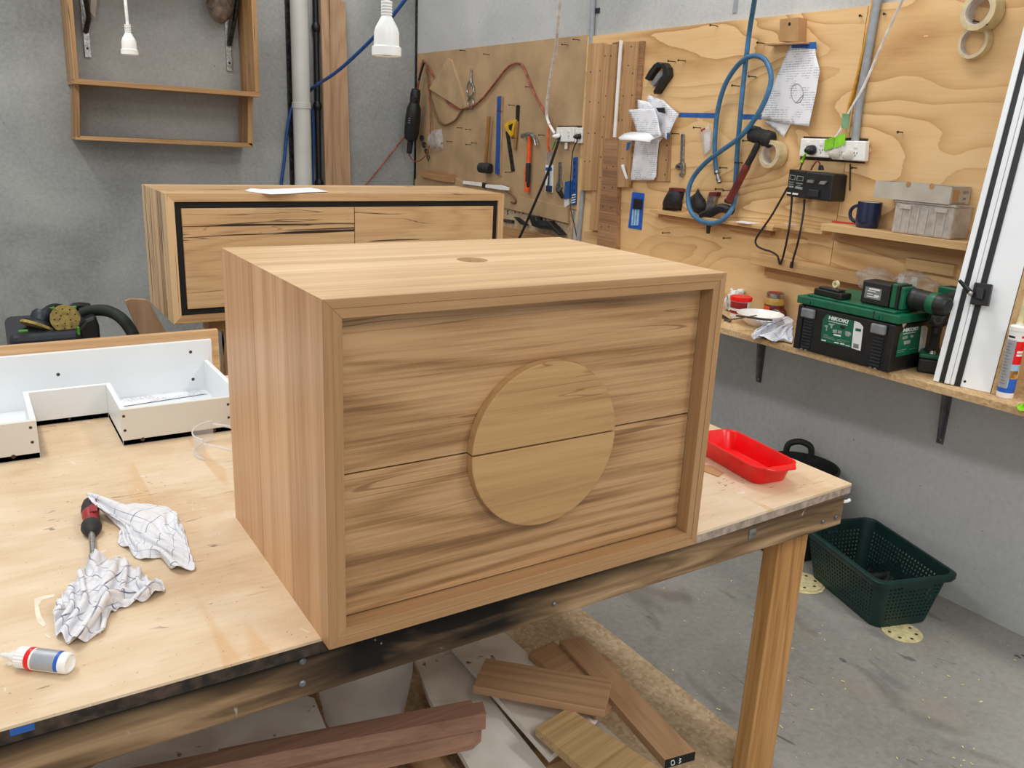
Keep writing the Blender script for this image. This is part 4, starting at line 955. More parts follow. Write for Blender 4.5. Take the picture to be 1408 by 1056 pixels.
# hanging router / grinder
pt_ = [WR(x, y, HO+.09) for x, y in ((572, 123), (570, 146), (569, 176), (566, 196), (562.5, 212))]
hg = thing('hanging_power_tool', pt_[-1], 'black power tool hanging by its cord in the wall corner', 'power tool')
ax = (pt_[-1]-pt_[0]); L = ax.length; ax.normalize()
MB().lathe([(.0, 0), (.03, 0), (.036, .03), (.036, .08), (.03, .11)], pt_[0], ax, 18).build('gear_head', 'darksteel', hg)
MB().lathe([(.034, .09), (.05, .13), (.055, .2), (.054, .30), (.046, .345), (.02, .36), (0, .36)], pt_[0], ax, 22).build('motor_body', 'black', hg)
MB().lathe([(.022, .34), (.019, L*.98), (0, L)], pt_[0], ax, 14).build('cord_boot', 'blackrub', hg)
for k in range(3):
    q = pt_[0]+ax*(.20+.016*k)+V((-.045, -.038, 0)); MB().box(-.003, .003, -.012, .012, -.003, .003, Matrix.Translation(q)).build('vent_mark', 'grey_pl', hg)
# bag of bits
cdt([(p.y, p.z) for p in [WR(x, y) for x, y in ((594, 180), (611, 177), (613, 204), (604, 209), (593, 205))]], .02, lambda y, z, d: V((XW-HO-.006-min(.03, d*.8)-.008*noise.noise((y*30, z*30, 1)), y, z))).solo('bit_bag', 'bagpl', 'clear bag of fittings hanging beside the black power tool', 'bag', solid=.0005)
for k, (px, py, lb) in enumerate(((597, 186, 'dark fitting at the top of the hanging clear bag'), (600, 195, 'bright fitting in the middle of the hanging clear bag'), (605, 187, 'dark fitting at the upper corner of the hanging clear bag'), (608, 197, 'bright fitting near the plywood edge of the hanging clear bag'), (598, 203, 'dark fitting at the bottom of the hanging clear bag'), (606, 203, 'bright fitting at the bottom of the hanging clear bag'))):
    p = WR(px, py, HO+.006); MB().lathe([(.010, 0), (.010, .008), (.005, .008), (.005, 0)], p, (-1, .2, .1*k), 10).solo('hose_fitting', 'steel' if k % 2 else 'darksteel', lb, 'fitting', 'fittings in the hanging bag')
t_ = thing('wire_coil', WR(582, 205, HO), 'dark coil of chain and hooks by the hanging power tool', 'chain')
for k in range(7):
    p = WR(579+k*1.6, 190+k*4.6-(k % 2)*4, HO+.012); pts = [p+V((-.004*sin(a*2), .016*cos(a), .018*sin(a))) for a in [2*pi*i/10 for i in range(10)]]
    MB().tube(pts, .0035, 6, closed=True, smoothpath=0).build('link', 'darksteel', t_)
# rubber mallet with wooden handle
def handle(path, r, mat, par, nm, n=12, **k): return MB().tube(path, r, n).build(nm, mat, par, **k)
mt_ = thing('rubber_mallet', WR(667, 240, HO), 'wood-handled black mallet hanging head down on the hardboard', 'mallet')
handle([WR(x, y, HO+.03) for x, y in ((672.5, 160), (670, 190), (667.5, 226))], [.011, .012, .0125], 'woodhandle', mt_, 'handle')
c0, c1 = WR(667, 231, HO+.075), WR(667, 231, HO+.002); c0 += V((0, .02, 0))
MB().lathe([(0, -.046), (.026, -.046), (.031, -.042), (.033, -.02), (.033, .02), (.031, .042), (.026, .046), (0, .046)], WR(667, 231, HO+.036), (-.35, 1, 0), 24).build('head', 'blackrub', mt_)
# blue straightedge
wallflat([(683.5, 132.5), (688, 132), (686, 240), (680.5, 239)], HO, .014).solo('straightedge', 'blue', 'long blue straightedge hanging on the hardboard', 'straightedge', bev=.0015)
wallflat([(688, 132.5), (691.5, 133), (688.5, 242), (686, 241)], HO, .008).solo('straightedge', 'kraft', 'brown wooden straightedge just behind the blue one', 'straightedge')
# speed square with yellow body
sq = thing('sliding_square', WR(702, 232, HO), 'combination square with yellow handle and dark blade', 'square')
wallflat([(693, 171), (699, 167), (709.5, 164.5), (707, 175), (704.5, 186), (702, 188.5), (697, 181)], HO, .018).build('casting', 'yellow', sq, bev=.002)
wallflat([(699, 172.5), (705, 169.5), (703, 180), (700, 178)], HO+.0185, .0006).build('casting_recess', 'black', sq, label='dark recess in the yellow handle')
wallflat([(695, 181), (699.5, 181), (707.5, 235), (703, 236.5)], HO, .004).build('blade', 'darksteel', sq)
# chisel / try square with black blade
ch = thing('wood_chisel', WR(708, 207, HO), 'small tool with black blade and wooden handle above the yellow square', 'chisel')
wallflat([(709.5, 146), (711, 144), (713.5, 145), (712.5, 168), (709, 168)], HO, .008).build('blade', 'black', ch)
handle([WR(x, y, HO+.012) for x, y in ((711, 167), (709.5, 186), (707.5, 206))], [.011, .012, .010], 'woodhandle', ch, 'handle')
# claw hammer
hm = thing('claw_hammer', WR(725, 264, HO), 'claw hammer with orange and black grip on the hardboard', 'hammer')
handle([WR(x, y, HO+.02) for x, y in ((728.5, 186), (727.5, 205), (726.5, 225))], [.0115, .0125], 'orange', hm, 'shaft')
handle([WR(x, y, HO+.02) for x, y in ((726.5, 224), (726, 240), (725, 258))], [.013, .0155, .014], 'blackrub', hm, 'grip')
handle([WR(x, y, HO+.0195) for x, y in ((725.3, 250), (724.5, 264))], [.0152, .0165], 'orange', hm, 'grip_end')
handle([WR(x, y, HO+.0225) for x, y in ((723.8, 228), (723.2, 240), (722.8, 252))], [.008, .010, .009], 'orange', hm, 'grip_stripe')
hp_ = [WR(x, y, HO+.022) for x, y in ((718, 187), (722, 186), (726, 184.5), (731, 185.5), (735, 190), (738, 200))]
MB().tube(hp_[:3], [.014, .012, .013], 14, smoothpath=0).build('head', 'steel', hm)
MB().tube([hp_[2], hp_[3]], .0125, 12, smoothpath=0).build('head', 'steel', hm)
for s_ in (-1, 1):
    MB().tube([hp_[3]+V((s_*.004, 0, 0)), hp_[4]+V((s_*.007, 0, 0)), hp_[5]+V((s_*.009, 0, 0))], [.009, .004], 8).build('claw', 'steel', hm)
# brush packet under tape
bp_ = thing('brush_packet', WR(754, 265, HO), 'white packet with dark blue brush hanging under the orange cable', 'packet')
wallflat([(751, 209), (760, 208), (760, 228), (750, 227)], HO, .004).build('hanging_card', 'bagpl', bp_)
wallflat([(750, 227), (759.5, 227), (758.5, 265), (749.5, 264)], HO, .010).build('backing_card', 'label_white', bp_, bev=.001)
wallflat([(750.3, 230), (759, 230.5), (758.8, 235), (750, 234.5)], HO+.0105, .0006).build('printed_band', 'label_blue', bp_)
handle([WR(x, y, HO+.018) for x, y in ((755, 229), (754.5, 245), (753.5, 256))], [.004, .005], 'navy', bp_, 'brush_handle')
wallflat([(750.2, 255), (757.6, 255.5), (757, 264.5), (750, 263.5)], HO+.0105, .010).build('bristles', 'navy', bp_, bev=.002)
MB().tube([WR(x, y, HO+q) for x, y, q in ((756, 170, .03), (754.3, 182, .03), (753.4, 196, .03), (755.5, 209, .015))], .0062, 8).solo('orange_cable', 'cordorange', 'bright orange cable loop under the white hanging cord', 'cord')
MB().tube([WR(x, y, HO+q) for x, y, q in ((772, -40, .6), (770, 0, .5), (766.5, 40, .4), (764.6, 64.7, .3), (759, 95, .2), (753.6, 130, .1), (751.4, 155, .04), (755, 170, .03), (763, 184, .02))], .008, 8).solo('white_cable', 'cordwhite', 'white cord dropping from above to the hardboard power point', 'cord')
MB().tube([WR(x, y, HO+q) for x, y, q in ((769, 188, .035), (766, 200, .04), (752, 240, .06), (735, 280, .08), (722, 310, .09), (712, 332, .10), (700, 360, .12))], .0075, 8).solo('black_cable', 'cordblack', 'black cord slanting down from the hardboard power point', 'cord')
MB().tube([WR(x, y, HO+q) for x, y, q in ((768, 188, .03), (763.5, 195, .03), (759.5, 206, .03))], .004, 6).solo('green_wire', 'festgreen', 'short green wire under the hardboard power point', 'wire')
plug(769, 187, .044, 'pale plug in the hardboard power point', .013, 'white_pl')
wallflat([(776.5, 196), (779.5, 196), (779, 205), (776, 205)], HO+.01, .008).solo('plug_tab', 'white_pl', 'small white tab hanging under the hardboard power point', 'tab', bev=.001)
# spanner with black end
sp_ = thing('spanner', WR(769, 273, HO), 'small grey spanner with dark end left of the blue brush', 'spanner')
wallflat([(768, 223), (771.5, 223), (770.5, 250), (766.8, 250)], HO, .008).build('shank', 'steel', sp_, bev=.001)
wallflat([(766.8, 249), (770.8, 249), (772, 258), (769, 264), (763.5, 262), (764, 256)], HO, .012).build('jaw', 'steel', sp_, bev=.001)
wallflat([(764, 262), (769, 259), (774.5, 270), (771.5, 273)], HO, .010).build('dark_end', 'black', sp_, bev=.001)
# blue scrapers
bs = thing('blue_brush', WR(780, 286, HO), 'blue brush with white bristles hanging low on the hardboard', 'brush')
wallflat([(776.5, 250), (786, 248), (785, 272), (775, 274)], HO, .016).build('block', 'blue', bs, bev=.002)
for k in range(7):
    x = 776+k*1.35; wallflat([(x, 272.5), (x+.9, 272.3), (x+.6, 285-k*.9), (x-.2, 286-k*.9)], HO+.004, .005).build('bristle_tuft', 'white_pl', bs)
bc = thing('blue_comb', WR(790, 282, HO), 'long blue toothed strip hanging beside the blue brush', 'scraper')
wallflat([(788, 216.5), (793, 216), (791.5, 281), (785.8, 282)], HO, .008).build('strip', 'blue', bc, bev=.001)
for k in range(6): p = WR(790.3-.15*k, 224+k*9.5, HO+.0085); MB().box(p.x-.001, p.x, p.y-.004, p.y+.004, p.z-.007, p.z+.007).build('slot', 'navy', bc)
for k in range(4): 
    y = 268+k*3.4; wallflat([(786, y), (791.2, y-1.2), (791.2, y+.2), (786, y+1.4)], HO+.0085, .001).build('white_tooth', 'white_pl', bc)
# white chalk sticks on the ledge
wallflat([(636.5, 248.5), (662.5, 251), (662, 256.5), (636, 253)], .03, .014).solo('white_stick', 'ceramic', 'left white stick on the rail below the mallet', 'stick', 'white sticks on the rail', bev=.002)
wallflat([(667.5, 253.5), (688, 254.5), (698.5, 258), (698, 262), (688, 261), (667, 258)], .03, .014).solo('white_stick', 'ceramic', 'right white stick on the rail, with a broken end', 'stick', 'white sticks on the rail', bev=.002)
wallflat([(663, 251), (667, 252), (666.5, 259), (662.5, 258)], .03, .012).solo('dark_clip', 'black', 'small dark clip between the two white sticks', 'clip')
MB().tube([WR(x, y, .034) for x, y in ((683, 258), (695, 262), (704, 268), (709, 275), (708, 279), (703, 278))], .006, 8).solo('strap', 'cordbrown', 'brown strap curling over the rail below the hammer', 'strap')
# dark wire-brush/plane objects in the lower chipboard strip
dk = thing('jigsaw', WR(740, 322, .03), 'black power saw lying low on the chipboard strip', 'power tool')
wallflat([(724, 296), (736, 297), (737, 303), (752, 304), (761, 312), (771, 323), (768, 324), (758, 316), (740, 314), (731, 311), (728, 302)], .012, .05).build('body', 'black', dk, bev=.006)
wallflat([(706, 298), (711, 299), (724, 309), (722, 310), (715, 308)], .012, .02).build('blade_guard', 'black', dk, bev=.001)
wallflat([(738, 305), (750, 306.5), (756, 311), (744, 310)], .0625, .004).build('side_plate', 'bluegrey', dk, bev=.001)
for px, py, a in ((698, 292, 3), (708, 290, 4), (714, 290, 5), (719, 291, 3), (746, 297, 3), (750, 300, 4), (762, 303, 3)):
    p = WR(px, py, .0115)
    MB().tube([p+V((0, -.008*a/3, .012)), p+V((0, .006, .004)), p+V((0, -.006, -.006)), p+V((0, .005, -.014))], .0022, 5).build('handwritten_mark', 'black', lowp)
wallflat([(692, 301), (705, 303), (705, 307), (692, 305)], .012, .012).solo('tool_rest', 'dark_edge', 'small dark block at the left end of the chipboard strip', 'block')

# ================================================================== tools on the plywood
PO = .016
# spring clamp (black, open jaws down)
sc_ = thing('spring_clamp', WR(903, 108, PO), 'black spring clamp hanging above the sheaf of papers', 'clamp')
wallflat([(886, 108), (892, 97), (899, 88), (904, 85), (910, 86), (909, 91), (903, 93), (896, 103), (891, 111)], PO, .03).build('jaw', 'black', sc_, bev=.003)
wallflat([(906, 87), (913, 86), (918, 93), (919, 104), (912, 114), (903, 128), (899, 129.5), (898, 125), (906, 112), (911, 103), (911, 96)], PO, .034).build('jaw', 'black', sc_, bev=.003)
wallflat([(894, 115), (903, 102), (910, 96), (914, 100), (906, 109), (898, 119)], PO, .022).build('handle', 'grey_pl', sc_, bev=.003)
# papers, sheaf
def sheet(px, off, lab, mat='print', curl=.02, ph=0.0, group='sheaf of papers on the plywood', name='paper_sheet', f=7):
    P = [WR(x, y, off) for x, y in px]
    zs = [p.z for p in P]; z0, z1 = min(zs), max(zs)
    ya = min(p.y for p in P); yb = max(p.y for p in P)
    mb = cdt([(p.y, p.z) for p in P], .014, lambda y, z, d: V((XW-off-curl*(.5+.5*sin((y-ya)/(yb-ya+1e-6)*f+ph))*((z1-z)/(z1-z0)*.7+.3), y, z)))
    return mb.solo(name, mat, lab, 'paper', group, solid=.0005)
sheet([(893, 130), (900, 134), (913, 138), (928, 150), (934.5, 157), (929, 172), (922, 192), (917, 189), (905, 186), (895, 160), (891, 138)], .034, 'large crumpled sheet at the back of the paper sheaf', curl=.025)
sheet([(878, 137), (892, 140), (900, 149), (914, 186), (905, 186), (880, 165)], .05, 'middle sheet of the sheaf with its corner turned up', curl=.02, ph=1)
sheet([(864, 151), (880, 150), (901, 150), (908, 165), (916, 188), (900, 186), (876, 183), (872, 168), (865, 152)], .075, 'front flap of the sheaf bending to the left', curl=.035, ph=2, f=4)
sheet([(862, 193), (906, 189), (913, 188), (907, 196), (905, 218), (904, 243), (901, 248), (860, 248), (861, 222)], .03, 'lowest hanging sheet of the sheaf with a drawn grid', curl=.012, ph=.5, f=4)
mb = MB()
top = [WR(x, y, q) for x, y, q in ((851, 189.5, .16), (858, 184.5, .13), (868, 182, .10), (890, 183, .08), (909, 185, .05), (911, 187, .04))]
bot = [WR(x, y, q) for x, y, q in ((853, 192.5, .165), (872, 193, .15), (893, 195.5, .13), (896, 192, .11), (905, 189, .07), (911, 187.5, .04))]
mb.rings([top, [a_.lerp(b_, .5)+V((-.006, 0, .003)) for a_, b_ in zip(top, bot)], bot], closed=False, cap0=False, cap1=False).solo('paper_sheet', 'paper', 'folded sheets sticking out flat from the sheaf', 'paper', 'sheaf of papers on the plywood', solid=.006)
MB().tube([WR(x, y, .06) for x, y in ((856, 227), (858, 234), (862, 246))], [.009, .006], 8).solo('paper_roll', 'paper', 'curled corner of paper at the foot of the sheaf', 'paper')
wallflat([(901.5, 148), (913, 148), (914, 156), (905, 154)], .062, .006).solo('bulldog_clip', 'black', 'black clip holding the sheaf of papers', 'clip', bev=.001)
for px, lab in (([(917, 183), (919.5, 182), (919.5, 189.5), (916.5, 190)], 'blue tape scrap at the right of the paper sheaf'), ([(862, 196), (867.5, 195), (864, 206), (861, 207)], 'blue tape scrap at the left of the lowest sheet')):
    wallflat(px, .066, .001).solo('tape_scrap', 'bluetape', lab, 'tape')
wallflat([(934, 155), (988, 155.5), (988, 162.5), (933, 161)], PO, .0012).solo('tape_strip', 'bluetape', 'left blue tape strip behind the blue air hose', 'tape')
wallflat([(1020, 157), (1049, 157.5), (1047, 164), (1019, 164)], PO, .0012).solo('tape_strip', 'bluetape', 'right blue tape strip behind the blue air hose', 'tape')
# adjustable wrench
wn = thing('adjustable_wrench', WR(934, 243, PO), 'chrome adjustable wrench hanging on a nail', 'wrench')
wallflat([(936, 185), (938, 183.5), (940.3, 185), (939, 225), (934.8, 225)], PO, .010).build('handle', 'steel', wn, bev=.002)
wallflat([(934.8, 223), (939, 223), (940, 229), (939.5, 238), (937, 243), (934.5, 243.5), (933, 240), (936, 236), (935, 231), (931, 233), (927.5, 231), (929, 227)], PO, .016).build('jaw', 'steel', wn, bev=.002)
MB().lathe([(0, -.006), (.005, -.006), (.005, .006), (0, .006)], WR(932.5, 229, PO+.017), (0, 1, .2), 10).build('adjuster', 'darksteel', wn)
# small bag
zb = thing('zip_bag', WR(971, 215, PO), 'small clear bag hanging left of the blue hose', 'bag')
Pz = [WR(x, y, PO) for x, y in ((963, 180), (969, 175), (977, 171), (980, 195), (979, 209), (968, 215.5))]
cdt([(p.y, p.z) for p in Pz], .02, lambda y, z, d: V((XW-PO-.005-min(.014, d*.7), y, z))).build('bag_film', 'bagpl', zb, solid=.0006)
wallflat([(963.5, 178.5), (969, 175.5), (969.5, 179), (964.5, 182)], PO+.012, .002).build('red_label', 'redd', zb)
wallflat([(968, 184), (977, 180), (976, 206), (969, 212)], PO+.002, .004).build('folded_slip', 'paper', zb)
# blue air hose with its loop
hl = thing('air_hose', WR(1000, 306, PO), 'blue air hose hanging in a big loop on the plywood', 'hose')
hp2 = [(1046, -60, .25), (1037.5, 0, .13), (1031, 40, .06), (1026, 80, .05), (1021, 125, .05), (1018, 158, .05), (1014, 205, .022), (1011.5, 248, .013), (1010.5, 272, .022), (1003, 293, .055), (986, 306, .078), (966.7, 305, .078), (950.6, 292, .076), (945.7, 270, .066), (952, 246, .06), (970, 224, .06), (992.4, 207, .075), (1018, 188, .085), (1037.5, 164, .085), (1053, 136, .08), (1060.5, 109, .07), (1055, 87, .065), (1044, 77.5, .065), (1028, 79, .075), (1011.7, 93, .06), (996, 119, .045), (986.5, 154.5, .035), (983, 193, .03), (983.5, 222, .028), (986, 238, .028)]
MB().tube([WR(x, y, PO+q) for x, y, q in hp2], .0105, 10).build('hose', 'hose', hl)
a_, b_ = WR(986, 237, PO+.028), WR(990, 251, PO+.03)
MB().lathe([(.014, -.004), (.014, .006), (.009, .008), (.009, (b_-a_).length*.5), (.0125, (b_-a_).length*.55), (.0125, (b_-a_).length), (.006, (b_-a_).length), (.006, (b_-a_).length-.01)], a_, b_-a_, 14, caps=True).build('fitting', 'steel', hl)
# dead-blow mallet
dm = thing('mallet', WR(1000, 277, PO), 'big black mallet with maroon handle inside the blue hose loop', 'mallet')
handle([WR(x, y, PO+.056) for x, y in ((1043, 196), (1036, 211), (1027.5, 227))], [.011, .012, .0135], 'blackrub', dm, 'handle_neck')
handle([WR(x, y, PO+.056) for x, y in ((1028, 226), (1016, 250), (1002, 276.5))], [.0145, .017, .016], 'maroon', dm, 'handle_grip', label='maroon lower half of the handle')
handle([WR(x, y, PO+.056) for x, y in ((1001.6, 275), (1000.3, 278.5))], [.0168, .016], 'blackrub', dm, 'handle_butt')
h0, h1 = WR(1032.5, 183, PO+.05), WR(1062, 193, PO+.03)
hd = (h1-h0).normalized(); hL = (h1-h0).length
MB().lathe([(0, 0), (.028, 0), (.033, .005), (.034, .03), (.031, .036), (.031, hL-.04), (.034, hL-.034), (.034, hL-.006), (.028, hL), (0, hL)], h0, hd, 26).build('head', 'blackrub', dm)
# tape rolls
def taperoll(px, py, off, R, r, w, lab, ax=(-1, .06, .05), mat='tape'):
    p = WR(px, py, off); t_ = thing('tape_roll', V((XW-off, p.y, p.z-R)), lab, 'tape', 'tape rolls hung on the plywood'); ax = V(ax).normalized()
    MB().lathe([(r+.003, 0), (R, 0), (R, w), (r+.003, w), (r+.003, 0)], p, ax, 40).build('tape', mat, t_, ang=50)
    MB().lathe([(r, -.0004), (r+.003, -.0004), (r+.003, w+.0004), (r, w+.0004), (r, -.0004)], p, ax, 40).build('core', 'tapecore', t_, ang=50)
taperoll(1069, 213, PO+.003, .056, .039, .048, 'tape roll hanging under the black mallet head')
taperoll(1357, 18, PO+.003, .060, .041, .05, 'larger upper tape roll at the top right')
taperoll(1344, 59, PO+.003, .052, .042, .026, 'narrower lower tape roll at the top right')
MB().tube([WR(1357, 34, PO), WR(1357, 34, PO+.07)], .003, 6).solo('nail', 'darksteel', 'nail through the upper tape roll', 'nail')
# sheet under the block
sheet([(1087, 61), (1122, 61), (1125, 78), (1131, 97), (1127, 130), (1119, 174), (1075, 169), (1047, 163), (1062, 120)], PO+.012, 'big printed sheet with a pencilled circle hanging from blue tape', curl=.03, ph=1.5, group=None, f=4)
sheet([(1050, 166), (1090, 166), (1079, 188.5)], PO+.004, 'corner of a second sheet showing under the big printed sheet', mat='paper', curl=.006, group=None)
cpts = [(1099.5+9.5*cos(a)+1.5*sin(a), 128.5+13*sin(a)) for a in [2*pi*k/20 for k in range(20)]]
def onsheet(x, y):
    q = WR(x, y, PO+.012); ya, yb = WR(1131, 97, PO+.012).y, WR(1047, 163, PO+.012).y; z0, z1 = WR(1119, 174, PO+.012).z, WR(1087, 61, PO+.012).z
    return V((XW-PO-.012-.03*(.5+.5*sin((q.y-ya)/(yb-ya)*4+1.5))*((z1-q.z)/(z1-z0)*.7+.3)-.001, q.y, q.z))
MB().tube([onsheet(*c) for c in cpts]+[onsheet(1109, 131), onsheet(1098, 142)], .0011, 4, smoothpath=0).solo('pencil_circle', 'grey_pl', 'pencilled circle on the big printed sheet', 'mark')
wallflat([(1089, 60), (1122, 57.5), (1122.5, 68), (1106, 66), (1088, 66)], PO+.02, .002).solo('tape_scrap', 'bluetape', 'blue tape holding the big printed sheet', 'tape')
kb = MB().prism([WR(x, y, PO+.05) for x, y in ((1072, 26), (1098, 23.5), (1097, 58), (1071, 57))], (.05, 0, 0)).solo('wood_block', 'kraft', 'brown wood block above the big printed sheet', 'block', bev=.002)
p = WR(1085.5, 33, PO+.0505); MB().lathe([(.007, 0), (0, .0006)], p, (-1, 0, 0), 12).build('hole', 'black', kb)
MB().prism([WR(x, y, PO+.06) for x, y in ((1050, 60), (1104, 57.5), (1104, 59.5), (1050, 62))], (.06, 0, 0)).solo('small_ledge', 'brownwood', 'thin wooden plate under the brown block', 'ledge')
# blue blister pack
bk = thing('blister_pack', WR(874, 316, PO), 'blue blister pack hanging left of the tool ledge', 'packet')
wallflat([(869.5, 264), (885.5, 266), (881.5, 316), (863.5, 313)], PO, .004).build('card', 'label_blue', bk)
wallflat([(871, 273), (881, 274), (880, 288), (869.5, 287)], PO+.004, .012).build('blister', 'black', bk, bev=.003)
for x in (869.5, 873, 876.5): wallflat([(x, 288), (x+2, 288), (x+.2, 310), (x-1.8, 310)], PO+.004, .006).build('bit', 'label_lblue', bk)
# ledge with pouches
def ledge(px0, px1, dep, th, mat, lab, z=None):
    a_, b_ = WR(*px0, PO+dep), WR(*px1, PO+dep); z = (a_.z+b_.z)/2 if z is None else z
    return MB().box(XW-PO-dep, XW-PO+.0002, b_.y, a_.y, z-th, z).solo('wood_ledge', mat, lab, 'ledge', bev=.001), z
_, z1_ = ledge((893, 290.5), (1063, 309), .055, .016, 'pale_y', 'long pale ledge under the black mallet')
_, z2_ = ledge((1064, 309), (1131, 316), .06, .014, 'pale_y', 'short middle ledge left of the mug shelf')
a_ = WR(905, 301, PO+.03); MB().box(XW-PO-.03, XW-PO, WR(1060, 314, PO+.03).y, a_.y, z1_-.04, z1_-.017).solo('timber_rail', 'batten_y', 'rail supporting the long pale ledge', 'rail')
sl, zs_ = ledge((1129, 308), (1330, 333), .12, .026, 'pale_y', 'pale shelf carrying the mug and plastic drawers')
a_ = WR(1140, 335, PO+.05); MB().box(XW-PO-.04, XW-PO, WR(1330, 350, PO+.05).y, a_.y, zs_-.066, zs_-.0265).solo('timber_rail', 'batten_y', 'rail under the pale mug shelf', 'rail')
def pouch(px, off, th, lab, band=None):
    t_ = thing('tool_pouch', WR(px[0][0], px[-1][1], off), lab, 'pouch')
    P = [WR(x, y, off) for x, y in px]
    cdt([(p.y, p.z) for p in P], .02, lambda y, z, d: V((XW-off-min(th, d*1.3)-.012*noise.noise((y*25, z*25, 3)), y, z))).build('leather', 'blackrub', t_, solid=.002)
    if band: wallflat(band, off+.01, .008).build('top_band', 'maroon', t_, bev=.001)
    return t_
pouch([(911, 288), (917, 266), (921, 258), (941, 259), (940, 268), (936, 290)], PO+.004, .03, 'black glove with maroon cuff on the long ledge', [(920, 258), (941.5, 260), (940, 264), (919.5, 262)])
t_ = pouch([(949, 272), (957, 266), (960, 259), (970, 276), (972, 286), (966, 296), (950, 290)], PO+.004, .03, 'black pointed glove behind the blue hose loop')
t_ = thing('caulking_tool', WR(980, 320, PO), 'black handled tool with grey plate hanging inside the hose loop', 'tool')
wallflat([(974, 266), (984.5, 266), (983, 274), (979, 290), (969, 290)], PO, .02).build('plate', 'steel', t_, bev=.002)
wallflat([(975, 264), (986.5, 264), (985, 270), (974, 269)], PO, .024).build('grip', 'maroon', t_, bev=.002)
MB().tube([WR(x, y, PO+.04) for x, y in ((965, 297), (978, 292), (992, 286), (1006, 290))], .02, 10).build('body', 'black', t_)
MB().tube([WR(x, y, PO+.04) for x, y in ((975, 294), (974.5, 308), (973.5, 321))], [.012, .008], 10).build('handle', 'black', t_)
# charger with cables
cg = thing('battery_charger', WR(1120, 278, PO), 'black twin battery charger hung below the right sockets', 'charger')
MB().prism([WR(x, y, PO+.055) for x, y in ((1085.5, 232.5), (1107, 236), (1105, 273), (1081, 269))], (.055, 0, 0)).build('charger_body', 'black', cg, bev=.003)
MB().prism([WR(x, y, PO+.085) for x, y in ((1106.5, 238), (1111, 235.5), (1146, 239.5), (1142, 277.5), (1104, 273))], (.085, 0, 0)).build('battery_body', 'black', cg, bev=.006)
MB().prism([WR(x, y, PO+.096) for x, y in ((1111, 260), (1125, 261.5), (1124, 271.5), (1109.5, 270))], (.012, 0, 0)).build('battery_block', 'bluegrey', cg, bev=.003)
MB().prism([WR(x, y, PO+.094) for x, y in ((1110, 247), (1118, 247.5), (1117, 252), (1109, 251))], (.01, 0, 0)).build('contact_rail', 'grey_pl', cg, bev=.001)
MB().prism([WR(x, y, PO+.094) for x, y in ((1128, 249), (1137, 249), (1132.5, 254), (1125, 253))], (.01, 0, 0)).build('contact_rail', 'grey_pl', cg, bev=.001)
def cp_(px, mt, nm='indicator'): MB().prism([WR(x, y, PO+.0558) for x, y in px], (.0008, 0, 0)).build(nm, mt, cg)
for px in ([(1086, 240), (1094, 241.2), (1093, 247.5), (1085.5, 246.5)], [(1096, 241.5), (1105, 242.8), (1104, 249.3), (1095, 248)]):
    cp_(px, 'grey_print'); cx_ = sum(p[0] for p in px)/4; cy_ = sum(p[1] for p in px)/4
    MB().prism([WR(cx_+(x-cx_)*.8, cy_+(y-cy_)*.75, PO+.0564) for x, y in px], (.0006, 0, 0)).build('indicator', 'black', cg)
for px in ([(1085, 249.5), (1091.5, 250.3), (1091.3, 251.2), (1084.8, 250.5)], [(1094.5, 251), (1103.5, 252.4), (1103.4, 253.4), (1094.3, 252)], [(1084.5, 252.3), (1091, 253.3), (1090.8, 254), (1084.3, 253.1)], [(1096, 254), (1101, 254.6), (1100.8, 255.5), (1095.8, 254.8)], [(1084, 255), (1091.5, 256), (1090, 258.3), (1085, 257.6)], [(1094, 256), (1103.5, 257.5), (1103, 261), (1092.5, 258.8)]): cp_(px, 'grey_print', 'panel_print')
for px in ([(1082.5, 264.2), (1088, 264.8), (1087, 266.8), (1081.8, 266)], [(1090, 264.8), (1097.6, 265.8), (1096.8, 268.2), (1089.2, 267.3)]): cp_(px, 'label_white', 'white_sticker')
MB().tube([WR(x, y, q) for x, y, q in ((1115, 234, .09), (1118, 228, .09), (1123, 222, .09), (1127, 224, .085), (1127.5, 229, .08))], .003, 6).build('lead', 'maroon', cg)
MB().prism([WR(x, y, .085) for x, y in ((1125.5, 227), (1129, 227), (1131, 234), (1124.5, 234))], (.012, 0, 0)).build('lead_plug', 'black', cg, bev=.002)
for pts, lab in (([(1083, 258, .06), (1075, 272, .06), (1060, 298, .07), (1046, 318, .08), (1039, 330, .08), (1041, 338, .08), (1050, 343, .085), (1060, 346, .085), (1069, 352, .085), (1072, 363, .085), (1075, 358, .085)], 'leftmost black cable hanging from the twin charger'), ([(1089, 268, .06), (1088, 285, .06), (1085.5, 310, .09), (1082, 330, .09), (1077, 352, .085), (1073, 364, .085)], 'middle black cable hanging from the twin charger'), ([(1106, 274, .05), (1105, 290, .06), (1101, 315, .09), (1096, 338, .09), (1091, 355, .09), (1089, 366, .09)], 'rightmost black cable hanging from the twin charger')):
    MB().tube([WR(x, y, q) for x, y, q in pts], .0042, 8).solo('black_cable', 'cordblack', lab, 'cable')
MB().tube([WR(1089.3, 360, .09), WR(1088, 368.5, .09)], .007, 8).solo('cable_end', 'black', 'black plug end of the rightmost charger cable', 'plug')
MB().tube([WR(1169, 226, .02), WR(1168.5, 262, .02)], .0025, 5).solo('hanging_wire', 'cordblack', 'thin dark wire hanging below the right sockets', 'wire')
